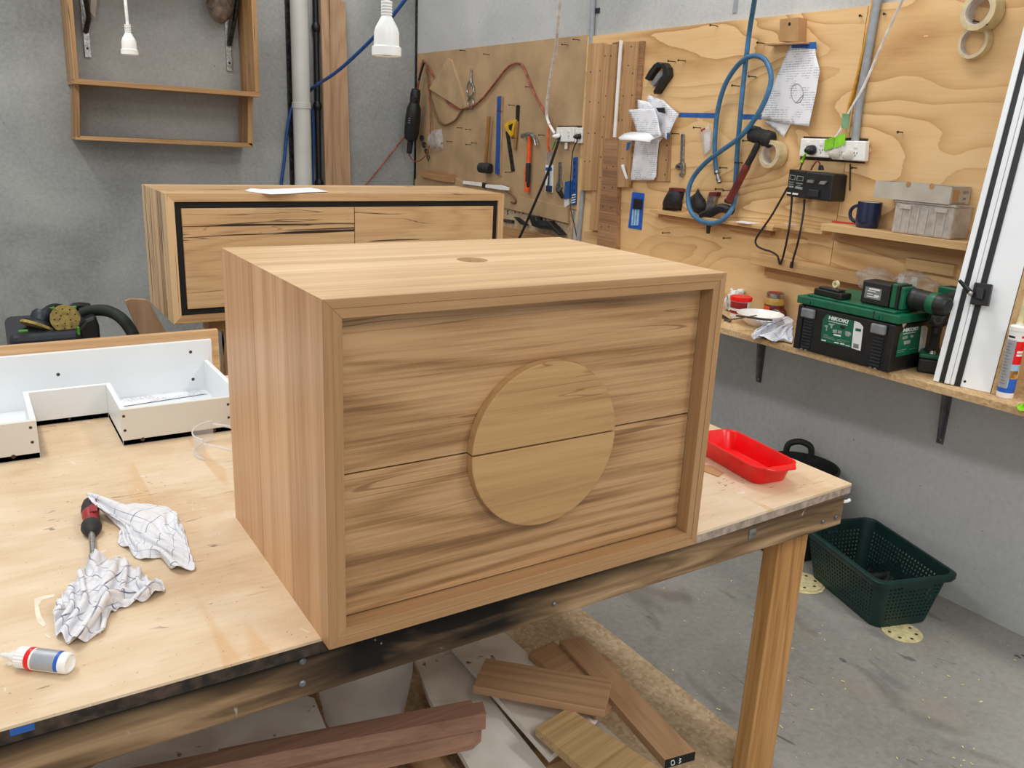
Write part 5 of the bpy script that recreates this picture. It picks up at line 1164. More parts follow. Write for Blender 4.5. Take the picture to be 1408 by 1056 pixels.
# ledge papers
def flatz(px, z, th, nm, mat, lab, cat, **k): return MB().prism([PZ(x, y, z+th) for x, y in px], (0, 0, -th)).solo(nm, mat, lab, cat, **k)
flatz([(1012, 305), (1025, 301.5), (1046, 304), (1049, 307), (1030, 307.5)], z1_+.0005, .002, 'paper_slip', 'paper', 'small white slip on the long pale ledge', 'paper')
flatz([(1076, 306), (1090, 304.5), (1104, 307), (1100, 309.5), (1085, 308.5)], z2_+.0005, .002, 'paper_slip', 'paper', 'left white slip on the short middle ledge', 'paper')
flatz([(1104, 308), (1118, 307.5), (1129, 310.5), (1125, 313), (1110, 311)], z2_+.0005, .002, 'paper_slip', 'paper', 'right white slip on the short middle ledge', 'paper')
MB().tube([PZ(1144, 304.5, zs_+.005), PZ(1176, 307.5, zs_+.005)], .0035, 6).solo('pencil', 'pencil', 'red pencil on the pale shelf left of the mug', 'pencil')
# navy mug
mg_ = PX(1192, 309, XW-PO-.058); mg_.z = zs_+.001; mg = thing('mug', mg_, 'navy blue mug on the pale wall shelf', 'mug')
hM = .092
MB().lathe([(0, .001), (.036, 0), (.0395, .004), (.0425, .03), (.0425, hM), (.0395, hM), (.0395, .008), (0, .006)], mg_, n=32).build('cup', 'navy', mg)
MB().lathe([(.0393, hM-.002), (.0393, .01), (0, .009)], mg_, n=28).build('cup_lining', 'ceramic', mg, label='white glazed inside')
MB().tube([mg_+V((-.012, .036+.034*sin(a), .046+.030*cos(a))) for a in (.15, .6, 1.1, 1.57, 2.1, 2.6, 3.0)], .0065, 10).build('handle', 'navy', mg)
# clear plastic drawers and box on top
za = zs_
P0, P1 = PX(1225, 316.5, XW-PO-.108), PX(1306, 326, XW-PO-.108)
pd = thing('drawer_box', (XW-.07, (P0.y+P1.y)/2, za), 'frosted plastic drawer box on the pale wall shelf', 'box')
dh = .105; y0_, y1_ = P1.y, P0.y; xf = XW-PO-.108
MB().box(xf, XW-PO-.002, y0_, y1_, za+.001, za+dh).build('tub', 'clearpl', pd, bev=.006)
MB().box(xf-.002, XW-PO-.002, y0_-.003, y1_+.003, za+dh, za+dh+.008).build('lid', 'clearpl', pd, bev=.002)
for k in range(6):
    y = y1_-.03-(y1_-y0_-.06)*k/5; MB().box(xf-.003, xf-.0005, y-.0025, y+.0025, za+.008, za+dh-.012).build('rib', 'clearpl', pd)
for k in (.2, .8):
    y = y1_-(y1_-y0_)*k; MB().box(xf-.008, xf-.0005, y-.022, y+.022, za+dh-.02, za+dh-.006).build('clip', 'clearpl', pd, bev=.002)
    
P0, P1 = PX(1199, 281, xf-.008), PX(1304, 287, xf-.008)
zb_ = za+dh+.009; hb_ = .058; y0_, y1_ = P1.y+.0, P0.y
cb = thing('cardboard_box', (XW-.07, (y0_+y1_)/2, zb_), 'open grey cardboard box on top of the frosted plastic drawer box', 'box')
x0_, x1_ = xf-.008, XW-PO-.004; th_ = .0025
MB().box(x0_, x1_, y0_, y1_, zb_, zb_+th_).build('base', 'card', cb)
MB().box(x0_, x0_+th_, y0_, y1_, zb_+th_, zb_+hb_).build('side', 'card', cb)
MB().box(x1_-th_, x1_, y0_, y1_, zb_+th_, zb_+hb_).build('side', 'card', cb)
e1 = MB().box(x0_+th_, x1_-th_, y0_, y0_+th_, zb_+th_, zb_+hb_).build('end', 'card', cb)
MB().box(x0_+th_, x1_-th_, y1_-th_, y1_, zb_+th_, zb_+hb_).build('end', 'card', cb)
for (u0, u1, v0, v1, mt) in ((.1, .42, .15, .8, 'kraft'), (.62, .9, .6, .75, 'grey_pl'), (.1, .8, .05, .12, 'grey_pl'), (.65, .8, .25, .4, 'grey_pl')):
    MB().box(x0_+(x1_-x0_)*u0, x0_+(x1_-x0_)*u1, y0_-.0006, y0_-.0001, zb_+hb_*v0, zb_+hb_*v1).build('printed_mark', mt, e1)
for k in (.45, .75):
    y = y1_-(y1_-y0_)*k; MB().lathe([(.010, 0), (0, .0004)], (x0_-.0004, y, zb_+hb_-.004), (-1, 0, 0), 14).build('thumb_notch', 'kraft', cb)
MB().box(xf+.01, xf+.05, y0_+.01, y0_+.09, zb_+hb_-.004, zb_+hb_-.001).solo('black_plate', 'black', 'thin black piece lying over the cardboard box corner', 'plate')
P0 = PX(1332, 328, xf+.01)
MB().box(xf+.015, XW-PO-.02, P0.y-.10, P0.y, za+.001, za+.085).solo('plastic_box', 'clearpl', 'second frosted box at the end of the pale wall shelf', 'box', bev=.005)
# oak beam fixed lower down
P = [WR(x, y, .075) for x, y in ((1031, 347), (1205, 379), (1205, 388), (1031, 362))]
zb1, zb0 = B+.307, B+.262
yA, yB = WR(1031, 350, .08).y, WR(1229, 385, .08).y
MB().box(XW-.075, XW-.016, yB, yA, zb0, zb1).solo('oak_beam', 'pale_y', 'oak beam on the plywood above the green power tool case', 'beam', bev=.002)
MB().box(XW-.033, XW-.0165, yB+.02, yA-.05, zb0-.045, zb0-.001).solo('timber_rail', 'batten_y', 'rail under the oak beam', 'rail')

# ================================================================== the long wall shelf and its load
SZ = B+.05
def fx(y): return 2.1+.0435*(1.26-y)
ws = thing('wall_shelf', (2.3, .8, SZ), 'long chipboard wall shelf carrying the green power tool case', 'shelf')
MB().prism([(fx(-1.3), -1.3, SZ), (fx(2.6), 2.6, SZ), (XW-.017, 2.6, SZ), (XW-.017, -1.3, SZ)], (0, 0, -.022)).build('shelf_board', 'shelf_chip', ws)
MB().box(XW-.05, XW-.001, .30, -1.3, SZ-.055, SZ-.0235).build('wall_cleat', 'batten_y', ws)
for px, py in ((1043.5, 525), (1293, 606)):
    y = WR(px, py).y
    bp3 = [(XW-.001, B+.027), (2.2, B+.027), (2.2, B+.018), (2.40, B+.0), (2.458, -.05+B), (2.482, B-.235), (2.49, B-.25), (XW-.001, B-.25)]
    bk_ = MB().prism([(x, y-.006, z) for x, z in bp3], (0, .012, 0)).build('bracket', 'bracketgrey', ws, bev=.002)
    MB().box(XW-.004, XW-.0005, y-.013, y+.013, B-.255, B+.027).build('bracket_plate', 'bracketgrey', bk_)
    MB().lathe([(0, .004), (.005, .003), (.006, 0)], (2.49, y-.006, B-.238), (0, -1, 0), 10).build('bracket_screw', 'steel', bk_)

# green and black power tool case
Fp = PZ(1222.5, 514.5, SZ); Lp = PZ(1089, 478.5, SZ); Lp.z = Fp.z
uu = (Lp-Fp); BL_ = uu.length; uu.normalize(); vv = V((uu.y, -uu.x, 0)); 
MT = Matrix((uu, vv, V((0, 0, 1)))).transposed().to_4x4(); MT.translation = Fp+V((0, 0, .001))
def tb(nm, mat, par, x0, x1, y0, y1, z0, z1, bev=.003, **k): return MB().box(x0, x1, y0, y1, z0, z1, MT).build(nm, mat, par, bev=bev, **k)
DP = .285; BH = .166; LH = .202
tc = thing('tool_case', Fp+uu*BL_/2+vv*DP/2, 'black power tool case with dark green lid on the wall shelf', 'tool case')
def PL(px, py, P, n):
    d = ray(px, py); return CAM+d*((P-CAM).dot(n)/d.dot(n))
body = MB(); body.prism([MT @ V(p) for p in ((.006, .004, 0), (BL_-.006, .004, 0), (BL_-.006, DP-.004, 0), (.006, DP-.004, 0))], (0, 0, BH-.002)); body.build('case_body', 'black', tc, bev=.008, seg=3)
lid = tb('lid', 'green', tc, -.006, BL_+.004, -.006, DP, BH, LH-.008, .004)
tb('lid_ridge', 'green', lid, .022, BL_-.022, .012, DP-.012, LH-.0085, LH, .004)
tb('lid_groove', 'black', lid, .083, .087, -.0065, .02, BH+.003, LH-.009, 0)
for x in (.068, .056): tb('lid_rib', 'green', lid, x-.004, x+.004, -.010, -.005, BH+.003, BH+.017, .001)
for x in (BL_-.05, BL_-.062): tb('lid_rib', 'green', lid, x-.004, x+.004, -.010, -.005, BH+.003, BH+.017, .001)
for x0 in (.035, BL_-.075):
    tb('latch', 'grey_pl', tc, x0, x0+.052, -.012, .006, BH-.045, BH-.012, .005, label='grey latch')
    for k in range(9): tb('grip_rib', 'bluegrey', tc, x0+.004, x0+.042, -.001, .006, .012+k*.0115, .018+k*.0115, .001)
    for dx in (.012, .03): tb('foot_tip', 'steel', tc, x0+dx, x0+dx+.010, -.002, .003, .003, .007, .001)
tb('corner_post', 'black', tc, .004, .028, -.003, .02, .002, BH-.004, .004)
tb('corner_post', 'black', tc, BL_-.028, BL_-.004, -.003, .02, .002, BH-.004, .004)
nf = -vv; P_f = MT @ V((0, .0035, 0)); P_e = MT @ V((.0055, 0, 0)); ne = -uu
def lab(px, P, n, th, nm, mat, par, lb=None): return MB().prism([PL(x, y, P+n*th, n) for x, y in px], n*-.0006).build(nm, mat, par, label=lb)
lf = lab([(1131.5, 438.5), (1137, 432), (1174.6, 441.3), (1170.4, 478.4), (1128.4, 469)], P_f, nf, .0008, 'front_label', 'label_green', tc, 'green printed label')
lab([(1174.8, 441), (1182.4, 444), (1187, 449.5), (1183, 482.5), (1170.6, 478.5)], P_f, nf, .0008, 'label_strip', 'label_white', lf, 'white strip of the label')
def word(px0, px1, hpx, P, n, par):
    a_, b_ = PL(*px0, P+n*.0012, n), PL(*px1, P+n*.0012, n); up_ = V((0, 0, 1)); rt = (b_-a_); Wd = rt.length
    tm = text_mesh('HiKOKI', (0, 0, 0), (1, 0, 0), (0, 1, 0), 1.0, 0.0, .045, .12); w0 = max(v.x for v in tm.v); x0 = min(v.x for v in tm.v)
    s_ = Wd/(w0-x0); hh = PL(px0[0], px0[1]-hpx, P+n*.0012, n).z-a_.z; sy = hh/.72; rt.normalize()
    tm.v = [a_+rt*((v.x-x0)*s_)+up_*(v.y*sy)+n*(v.z+.0003) for v in tm.v]; tm.build('lettering', 'label_white', par)
word((1139, 438.6), (1166.5, 445), 4.9, P_f, nf, lf)
def bar(px0, px1, w_, P, n, par, mat='label_white', nm='printed_line'):
    lab([(px0[0], px0[1]), (px1[0], px1[1]), (px1[0], px1[1]+w_), (px0[0], px0[1]+w_)], P, n, .0014, nm, mat, par)
bar((1139, 441.0), (1165, 447.0), .7, P_f, nf, lf)
for k, (x, y, w_) in enumerate(((1132.5, 459.5, 6), (1132.3, 461.5, 14), (1132, 463.3, 16), (1151, 466, 17), (1150.5, 468, 12))): bar((x, y), (x+w_, y+w_*.24), .5, P_f, nf, lf, 'grey_print')
for x, y in ((1129.5, 466.5), (1147, 469.8), (1155, 471.5), (1162.5, 474)): bar((x, y), (x+6, y+1.4), 1.5, P_f, nf, lf, 'label_white' if x < 1160 else 'tapecore', 'printed_mark')
for px, mt in (([(1134, 447), (1138.5, 447.5), (1138.5, 449.5), (1137.5, 450), (1137, 455), (1135.5, 455), (1135.8, 450), (1133.5, 449)], 'grey_print'), ([(1139.5, 444.5), (1147.5, 445.5), (1147.5, 447), (1144.5, 447.5), (1144, 451.5), (1142, 451), (1142, 447.3), (1139.5, 446.5)], 'grey_print'), ([(1155, 447.5), (1160, 448), (1162, 451), (1160, 453), (1155.5, 451.5)], 'black'), ([(1162, 455), (1169, 456.5), (1170.5, 460), (1167, 463), (1162, 461.5)], 'grey_print'), ([(1145, 453), (1151, 453.5), (1150.5, 458.5), (1145, 457.5)], 'grey_print'), ([(1152, 454), (1157.5, 455), (1157, 459), (1152, 458.3)], 'grey_print'), ([(1146, 459), (1156, 461), (1156, 463), (1146, 461)], 'label_white')):
    lab(px, P_f, nf, .0014, 'printed_picture', mt, lf)
lab([(1176.5, 451), (1184, 452.5), (1183.5, 456.3), (1176, 454.8)], P_f, nf, .0014, 'printed_picture', 'label_green', lf)
for k in range(7): lab([(1173.5+k*1.05, 472+k*.25), (1174.05+k*1.05, 472.1+k*.25), (1173.8+k*1.05, 478+k*.25), (1173.2+k*1.05, 477.9+k*.25)], P_f, nf, .0014, 'bar_code_line', 'black', lf)
le = lab([(1237.5, 459), (1243, 452), (1267.2, 448.3), (1262.5, 484.5), (1231.4, 491)], P_e, ne, .0012, 'end_label', 'label_green', tc, 'green printed label')
lab([(1267.6, 448), (1273, 447.5), (1276, 451), (1271, 482.5), (1263, 484.5)], P_e, ne, .0012, 'label_strip', 'label_white', le)
word((1241.5, 456.5), (1262, 453.5), 4.6, P_e, ne, le)
bar((1241.5, 459), (1259, 456), .7, P_e, ne, le)
for x, y, w_ in ((1234, 482, 12), (1234, 484.5, 9), (1251, 480, 9)): bar((x, y), (x+w_, y-w_*.2), .5, P_e, ne, le, 'grey_print')
for px in ([(1241, 463), (1248, 461.5), (1248, 465), (1241, 467)], [(1252, 461), (1256, 460.5), (1256, 463.5), (1252, 464)], [(1243, 469), (1252, 467.5), (1251.5, 472), (1243, 474)]): lab(px, P_e, ne, .0018, 'printed_picture', 'grey_print', le)
lab([(1239.5, 442), (1249.5, 440.5), (1246, 446), (1242, 451)], P_e, ne, .002, 'paper_corner', 'card', tc)

LT = SZ+.001+LH+.0005
# charger plate with a ring on the lid
p0 = PZ(1144, 408, LT)
ch2 = thing('slide_charger', p0, 'flat black battery adaptor lying at the left of the green lid', 'adaptor')
def lbox(nm, mat, par, c, ax, hx_, hy_, z0, z1, bev=.003): 
    mt = Matrix.Translation((c.x, c.y, 0)) @ Matrix.Rotation(ax, 4, 'Z'); return MB().box(-hx_, hx_, -hy_, hy_, z0, z1, mt).build(nm, mat, par, bev=bev)
an = atan2(uu.y, uu.x)
lbox('adaptor_body', 'black', ch2, p0, an-.15, .062, .026, LT, LT+.022, .004)
lbox('adaptor_top', 'bluegrey', ch2, p0+uu*.005, an-.15, .045, .018, LT+.0222, LT+.03, .003)
rg = p0+vv*.012; MB().lathe([(.006, -.005), (.013, -.005), (.013, .005), (.006, .005), (.006, -.005)], rg+V((0, 0, .0435)), nf+uu*.2, 22).solo('white_ring', 'nozzle', 'small white ring standing on the black adaptor', 'ring')
# battery pack
p1 = PZ(1203, 421, LT)+vv*.045
bt_ = thing('battery_pack', p1, 'big black battery pack with green sides on the green lid', 'battery')
lbox('pack_front', 'black', bt_, p1+uu*.012, an, .052, .036, LT, LT+.078, .006)
lbox('pack_back', 'green', bt_, p1-uu*.052, an, .010, .034, LT+.002, LT+.082, .004)
lbox('pack_rail', 'black', bt_, p1-uu*.067, an, .0045, .037, LT, LT+.080, .003)
lbox('pack_slide', 'green', bt_, p1-uu*.080, an, .008, .032, LT+.001, LT+.076, .004)
lbox('pack_label', 'grey_pl', bt_, p1+uu*.020-vv*.0362, an, .030, .0004, LT+.020, LT+.058, 0)
for k, (a_, b_, z) in enumerate(((-.016, .024, .050), (-.02, .01, .044), (-.02, .0, .034), (.006, .024, .030), (-.02, .02, .026))):
    lbox('printed_line', 'label_white', bt_, p1+uu*(.020-(a_+b_)/2)-vv*.037, an, (b_-a_)/2, .0003, LT+z, LT+z+(.005 if k in (0, 3) else .0025), 0)
# drills
def drill(base, zax, xax, lab_, sub='standing'):
    zax = V(zax).normalized(); xax = V(xax); xax = (xax-zax*xax.dot(zax)).normalized(); yax = zax.cross(xax)
    D = Matrix((xax, yax, zax)).transposed().to_4x4(); D.translation = base
    t_ = thing('cordless_drill', base, lab_, 'drill', 'green cordless drills')
    def bx(nm, mat, x0, x1, y0, y1, z0, z1, bev, par=t_): return MB().box(x0, x1, y0, y1, z0, z1, D).build(nm, mat, par, bev=bev, seg=3)
    bx('battery', 'black', -.055, .055, -.036, .036, 0, .048, .006)
    bx('foot', 'green', -.052, .056, -.037, .037, .049, .066, .006)
    f = lambda x, y, z: D @ V((x, y, z))
    MB().rings([[f(cx_+rx*cos(a), ry*sin(a), z) for a in [2*pi*k/18 for k in range(18)]] for cx_, rx, ry, z in ((-.006, .034, .028, .067), (-.012, .022, .018, .08), (-.012, .019, .016, .11), (-.006, .022, .017, .14), (-.004, .028, .02, .165))]).build('grip', 'blackrub', t_)
    ax = D.to_3x3() @ V((1, 0, 0)); o = f(0, 0, .192)
    MB().lathe([(0, -.088), (.022, -.088), (.030, -.080), (.034, -.06), (.034, .02)], o, ax, 26).build('motor_body', 'black', t_)
    MB().lathe([(.0345, -.052), (.0355, -.048), (.0355, -.030), (.0345, -.026)], o, ax, 26).build('body_band', 'green', t_, label='dark green band')
    MB().lathe([(.034, .02), (.036, .024), (.036, .058), (.031, .066), (.024, .07)], o, ax, 26).build('gear_housing', 'black', t_)
    MB().lathe([(.027, .066), (.027, .075), (.024, .08), (.023, .11), (.014, .118), (.007, .118), (.007, .112), (0, .112)], o, ax, 22).build('chuck', 'black', t_)
    bx('trigger', 'black', .012, .026, -.008, .008, .128, .158, .003)
    MB().lathe([(0, .012), (.010, .010), (.013, 0)], f(.04, 0, .066), zax, 14).build('work_light', 'steel', t_)
b1_ = PZ(1273, 511, SZ+.001)+V((.03, .008, 0)); b1_.z = SZ+.001
drill(b1_, (0, 0, 1), (-.86, -.50, 0), 'green cordless drill standing between the case and white board')
h0 = PZ(1270, 411, LT+.037); 
drill(h0+vv*.150-uu*.055, -vv+uu*.15, uu*1.0-vv*.1, 'black and green drill lying on its side on the green lid')
# crumpled clear bags
def bag(c, rx, ry, rz_, seed, lab_):
    rs = []
    for k in range(1, 12):
        a = pi*k/12; ring = []
        for i in range(22):
            b = 2*pi*i/22; q = 1+.5*noise.noise((cos(b)*sin(a)*2.2+seed, sin(b)*sin(a)*2.2, cos(a)*2.2)); ring.append(c+V((rx*cos(b)*sin(a)*q, ry*sin(b)*sin(a)*q, max(-rz_, rz_*cos(a)*q))))
        rs.append(ring)
    MB().rings(rs).solo('clear_bag', 'bagpl', lab_, 'bag', ang=80)
cbg = PZ(1172, 402, LT)+vv*.13+V((0, 0, .042)); bag(cbg, .05, .07, .041, 3.3, 'crumpled clear bag behind the black battery pack')
cbg = cbg-uu*.15+vv*.0+V((.01, 0, .001)); bag(cbg, .055, .075, .042, 8.1, 'second crumpled clear bag behind the lying drill')
for px, py, lab_ in ((1240, 381, 'left white bag clip standing behind the lying drill'), (1258, 386, 'right white bag clip standing behind the lying drill')):
    p = PX(px, py, XW-.09); pz = LT
    MB().box(p.x-.004, p.x+.004, p.y-.012, p.y+.012, LT+.001, p.z+.012).solo('bag_clip', 'clearpl', lab_, 'clip', bev=.002)

# left end of the shelf
def lath(nm, mat, par, prof, o, n=30, **k): return MB().lathe(prof, o, (0, 0, 1), n).build(nm, mat, par, **k)
p = PZ(1014, 437, SZ)+V((.02, .01, .0005)); p.z = SZ+.0005
tb_ = thing('filler_tub', p, 'small white tub with red lid at the left of the shelf', 'tub')
lath('tub_body', 'white_pl', tb_, [(0, .0), (.038, 0), (.042, .075), (0, .075)], p)
MB().lathe([(.0395, .018), (.0425, .068)], p, (0, 0, 1), 24, a0=1.6, a1=4.6).build('label', 'redd', tb_)
MB().lathe([(.0402, .030), (.0415, .040)], p, (0, 0, 1), 24, a0=2.0, a1=4.2).build('label_band', 'label_white', tb_)
lath('lid', 'red', tb_, [(.044, .070), (.046, .072), (.046, .086), (.042, .088), (.040, .086), (0, .086)], p)
p = PZ(1060, 432, SZ)+V((-.10, -.08, 0)); p = PX(1063, 431, 2.43); p.z = SZ+.0005; p.y -= .0
jr = thing('glass_jar', p, 'brown sauce jar with metal lid against the plywood', 'jar')
lath('jar_body', 'mustard', jr, [(0, 0), (.036, 0), (.039, .006), (.040, .075), (.036, .09), (.032, .098), (0, .098)], p)
MB().lathe([(.0403, .012), (.0405, .066)], p, (0, 0, 1), 28, a0=1.2, a1=5.2).build('label', 'maroonlab', jr)
MB().lathe([(.0407, .044), (.0408, .060)], p, (0, 0, 1), 20, a0=2.0, a1=3.4).build('label_band', 'orange', jr)
MB().lathe([(.0407, .024), (.0408, .031)], p, (0, 0, 1), 20, a0=2.2, a1=3.9).build('label_band', 'label_white', jr)
lath('jar_lid', 'steel', jr, [(.0345, .094), (.036, .096), (.036, .113), (.033, .115), (.0, .1145)], p)
lath('lid_top', 'redd', jr, [(.029, .1152), (.026, .116), (0, .116)], p, label='red top of the jar lid')
p = PZ(1044, 449, SZ); p.z = SZ+.0005; p += V((.02, .02, 0))
bw_ = thing('bowl', p, 'shallow white bowl with brushes on the wall shelf', 'bowl')
lath('bowl_body', 'ceramic', bw_, [(0, 0), (.045, 0), (.05, .004), (.082, .030), (.094, .048), (.092, .049), (.078, .031), (.046, .008), (0, .006)], p, 40)
def stick(nm, a_, b_, r_, mat, lab_, cat): MB().tube([a_, b_], r_, 8, smoothpath=0).solo(nm, mat, lab_, cat)
stick('brush', PZ(1012, 434, SZ+.056), PZ(1062, 440.5, SZ+.052), .004, 'dark_edge', 'dark brush lying across the white bowl', 'brush')
stick('brush', PZ(996, 441, SZ+.056), PZ(1040, 434, SZ+.056), .003, 'steel', 'thin metal rod lying over the left rim of the white bowl', 'rod')
stick('spatula', PZ(1040, 441, SZ+.052), PZ(1066, 443, SZ+.053), .0045, 'steel', 'small steel spatula in the white bowl', 'spatula')
p = PZ(1036, 420, SZ+.002); MB().cyl((p.x, p.y, SZ+.0005), (p.x, p.y, SZ+.045), .004, 10).solo('bolt', 'darksteel', 'dark bolt standing between the red-lid tub and the jar', 'bolt')
flatz([(1024, 423), (1062, 428), (1056, 433), (1020, 427)], SZ+.0005, .003, 'blue_sheet', 'label_lblue', 'pale blue sheet under the bolt on the shelf', 'sheet')
rag([(1031, 468.5), (1038, 459), (1050, 450), (1064, 444), (1080, 441), (1091, 443), (1089, 474), (1076, 470), (1068, 472), (1052, 470), (1044, 467)], .27, 5, 'rag', 'cloth3', 'blue and white checked rag beside the green case', SZ+.0005, 40, hump=.08)
rag([(1076, 436), (1084, 428), (1093, 424), (1094, 440), (1084, 441)], .26, 2, 'rag', 'clothb', 'blue rag tucked behind the left end of the green case', SZ+.0005, 30, hump=.08)
rag([(996, 428), (1000, 420), (1012, 419), (1024, 424), (1020, 429)], .36, 6, 'rag', 'clothw', 'white rag behind the tub with red lid', SZ+.0005, 32, hump=.09)
a_ = PZ(1066, 434, SZ+.026); b_ = PZ(1084, 428, SZ+.026); sj = thing('spice_jar', V((a_.x, a_.y, SZ)), 'small jar lying on its side behind the checked rag', 'jar'); d_ = (b_-a_).normalized()
MB().lathe([(0, 0), (.024, 0), (.025, .004), (.025, .06), (.02, .07), (0, .07)], a_, d_, 22).build('jar_body', 'maroonlab', sj)
MB().lathe([(.0252, .0), (.0255, .014), (0, .014)], a_-d_*.012, d_, 22).build('jar_lid', 'card', sj)
stick('rod', PZ(990, 432, SZ+.01), PZ(1004, 441, SZ+.01), .006, 'black', 'black rod at the left end of the shelf by the vanity', 'rod')
MB().prism([PZ(x, y, SZ+.03) for x, y in ((900, 356.5), (912, 352), (917, 351), (916, 362))], (0, 0, -.02)).solo('grey_wedge', 'grey_pl', 'small grey wedge seen above the vanity edge', 'wedge') if False else None

# leaning white board with black tracks
wl, wr_ = PZ(1284, 524, SZ), PZ(1361, 541, SZ); e_ = (wr_-wl); Wb = e_.length; e_.normalize()
la = radians(11); up_ = V((sin(la), 0, cos(la))); up_ = (up_-e_*up_.dot(e_)).normalized(); nn = e_.cross(up_)   # faces the room
if nn.dot(CAM-wl) < 0: nn = -nn
WM = Matrix((e_, -nn, up_)).transposed().to_4x4(); WM.translation = wl+V((0, 0, .001))
wbd = thing('saw_fence_board', (wl+wr_)/2, 'tall white board with two black tracks leaning on the shelf', 'board')
HB = 1.55
def wb(nm, mat, u0, u1, d0, d1, z0, z1, bev=.001, **k): return MB().box(u0*Wb, u1*Wb, d0, d1, z0, z1, WM).build(nm, mat, wbd, bev=bev, **k)
wb('white_panel', 'white', .0, 1.0, .0, .016, .0, HB)
wb('side_strip', 'white', .0, .10, -.010, -.0002, .0, HB)
wb('black_track', 'black', .10, .205, -.004, -.0002, .0, HB)
wb('side_strip', 'white', .205, .30, -.012, -.0002, .0, HB, .003)
wb('side_strip', 'white', .305, .375, -.010, -.0002, .0, HB, .003)
wb('black_track', 'black', .375, .48, -.004, -.0002, .0, HB)
p = PL(1326.6, 524.5, WM @ V((0, -.0005, 0)), nn); MB().lathe([(.004, 0), (0, .0005)], p, nn, 12).build('hole', 'black', wbd)
Pn = WM @ V((0, -.0005, 0))
def onb(x, y, h=.0): return PL(x, y, Pn+nn*h, nn)
stp = thing('track_stop', onb(1347, 404), 'black sliding stop clamped on the white board', 'stop')
MB().prism([onb(x, y, .030) for x, y in ((1340, 388), (1364, 391), (1358, 421), (1333, 418))], nn*-.018).build('stop_block', 'black', stp, bev=.002)
MB().prism([onb(x, y, .042) for x, y in ((1343, 395), (1353, 397), (1350, 412), (1341, 410))], nn*-.0115).build('stop_cap', 'bluegrey', stp, bev=.002)
MB().tube([onb(1319, 385.5, .05), onb(1327, 394, .046), onb(1336, 404, .04)], [.005, .009], 10).build('lever', 'black', stp)
MB().lathe([(0, .006), (.006, .005), (.0075, 0)], onb(1335, 403.5, .05), nn, 14).build('knob', 'steel', stp)
MB().prism([WM @ V(q) for q in ((Wb+.003, .0, .0), (Wb+.03, .0, .0), (Wb+.03, .0, HB), (Wb+.003, .0, HB))], WM.to_3x3() @ V((0, .02, 0))).solo('timber_strip', 'palewood', 'pale timber strip leaning right behind the white board', 'strip')
# sealant
p = PZ(1381, 545, SZ); p.z = SZ+.0005
st_ = thing('sealant_tube', p, 'red white and blue sealant tube standing at the shelf front', 'sealant')
rT = .0235
lath('tube_body', 'white_pl', st_, [(0, .004), (rT*.93, .002), (rT, 0), (rT, .205), (rT*1.06, .206), (rT*1.06, .217), (rT*.9, .22), (.010, .222), (.010, .228), (0, .228)], p, 32)
vd = (CAM-p); av = atan2(vd.y, vd.x)
# the lathe's zero direction for a vertical axis is +x
def band(nm, mat, z0, z1, a0, a1, k=1.008): MB().lathe([(rT*k, z0), (rT*k, z1)], p, (0, 0, 1), 20, a0=a0, a1=a1).build(nm, mat, st_)
band('blue_band', 'label_blue', .016, .032, av-1.8, av+1.8)
band('blue_print', 'label_blue', .032, .062, av+.1, av+1.8)
band('silver_print', 'silver', .030, .178, av-1.5, av+.05, 1.012)
band('red_print', 'red', .105, .176, av+.07, av+1.7)
band('pale_print', 'label_lblue', .086, .105, av+.07, av+1.7)
band('timber_print', 'label_tan', .060, .086, av+.07, av+1.2, 1.010)
band('white_word', 'label_white', .140, .147, av+.35, av+1.3, 1.014)
band('white_word', 'label_white', .131, .137, av+.35, av+1.2, 1.014)
band('red_mark', 'red', .186, .193, av+.55, av+.95, 1.012)
band('black_word', 'black', .186, .192, av+1.0, av+1.5, 1.012)
band('black_word', 'black', .184, .190, av-1.2, av-.2, 1.012)
for k in range(14): band('print_line', 'grey_pl', .042+k*.0094, .0445+k*.0094, av-1.35, av-.25-(k*37 % 5)*.08, 1.016)
lath('nozzle', 'nozzle', st_, [(.010, .228), (.0085, .232), (.0042, .325), (.0045, .326), (.0045, .335), (0, .335)], p, 18)
# carton at the far right
MB().box(2.33, XW-.02, -.06, .12, SZ+.0005, SZ+.16).solo('carton', 'kraft', 'brown carton at the right end of the wall shelf', 'box', bev=.002)
rag([(1396, 562), (1404, 557), (1412, 556), (1412, 566), (1400, 566)], .06, 4, 'scrap', 'lime', 'green scrap lying right of the sealant tube', SZ+.0005, 14, hump=.01)

# ================================================================== floor: basket, tub and discs
bc_ = V((2.238, .545)); BM = Matrix.Translation((bc_.x, bc_.y, 0)) @ Matrix.Rotation(radians(-17), 4, 'Z')
bsk = thing('laundry_basket', (bc_.x, bc_.y, 0), 'dark green perforated plastic basket on the floor by the wall', 'basket', None)
hb_ = .195; NU, NV = 168, 26
def bring(t, extra=0.0, z=None):
    hx = .112+.036*t+extra; hy = .190+.030*t+extra; return resample(rrect(0, 0, hx, hy, .04, 0, 8), NU)
lv = []
for k in range(NV+1):
    t = k/NV; lv.append([BM @ V((q.x, q.y, .006+hb_*t)) for q in bring(t)])
def skip(k, i):
    q = bring(.5)[i] if False else None
    u = i % 2; vv_ = k
    if not (4 <= k <= 20) or k % 2 or i % 2: return False
    fr_ = (i/NU)
    r0 = lv0[i]
    return (abs(r0.x) < .085 and abs(r0.y) > .15 and abs(r0.x) > .0) or (abs(r0.y) < .155 and abs(r0.x) > .09)
lv0 = bring(0)
MB().rings(lv, cap0=True, cap1=False, smooth=False, skip=skip).build('basket_wall', 'basket', bsk, solid=.0025)
rim = []
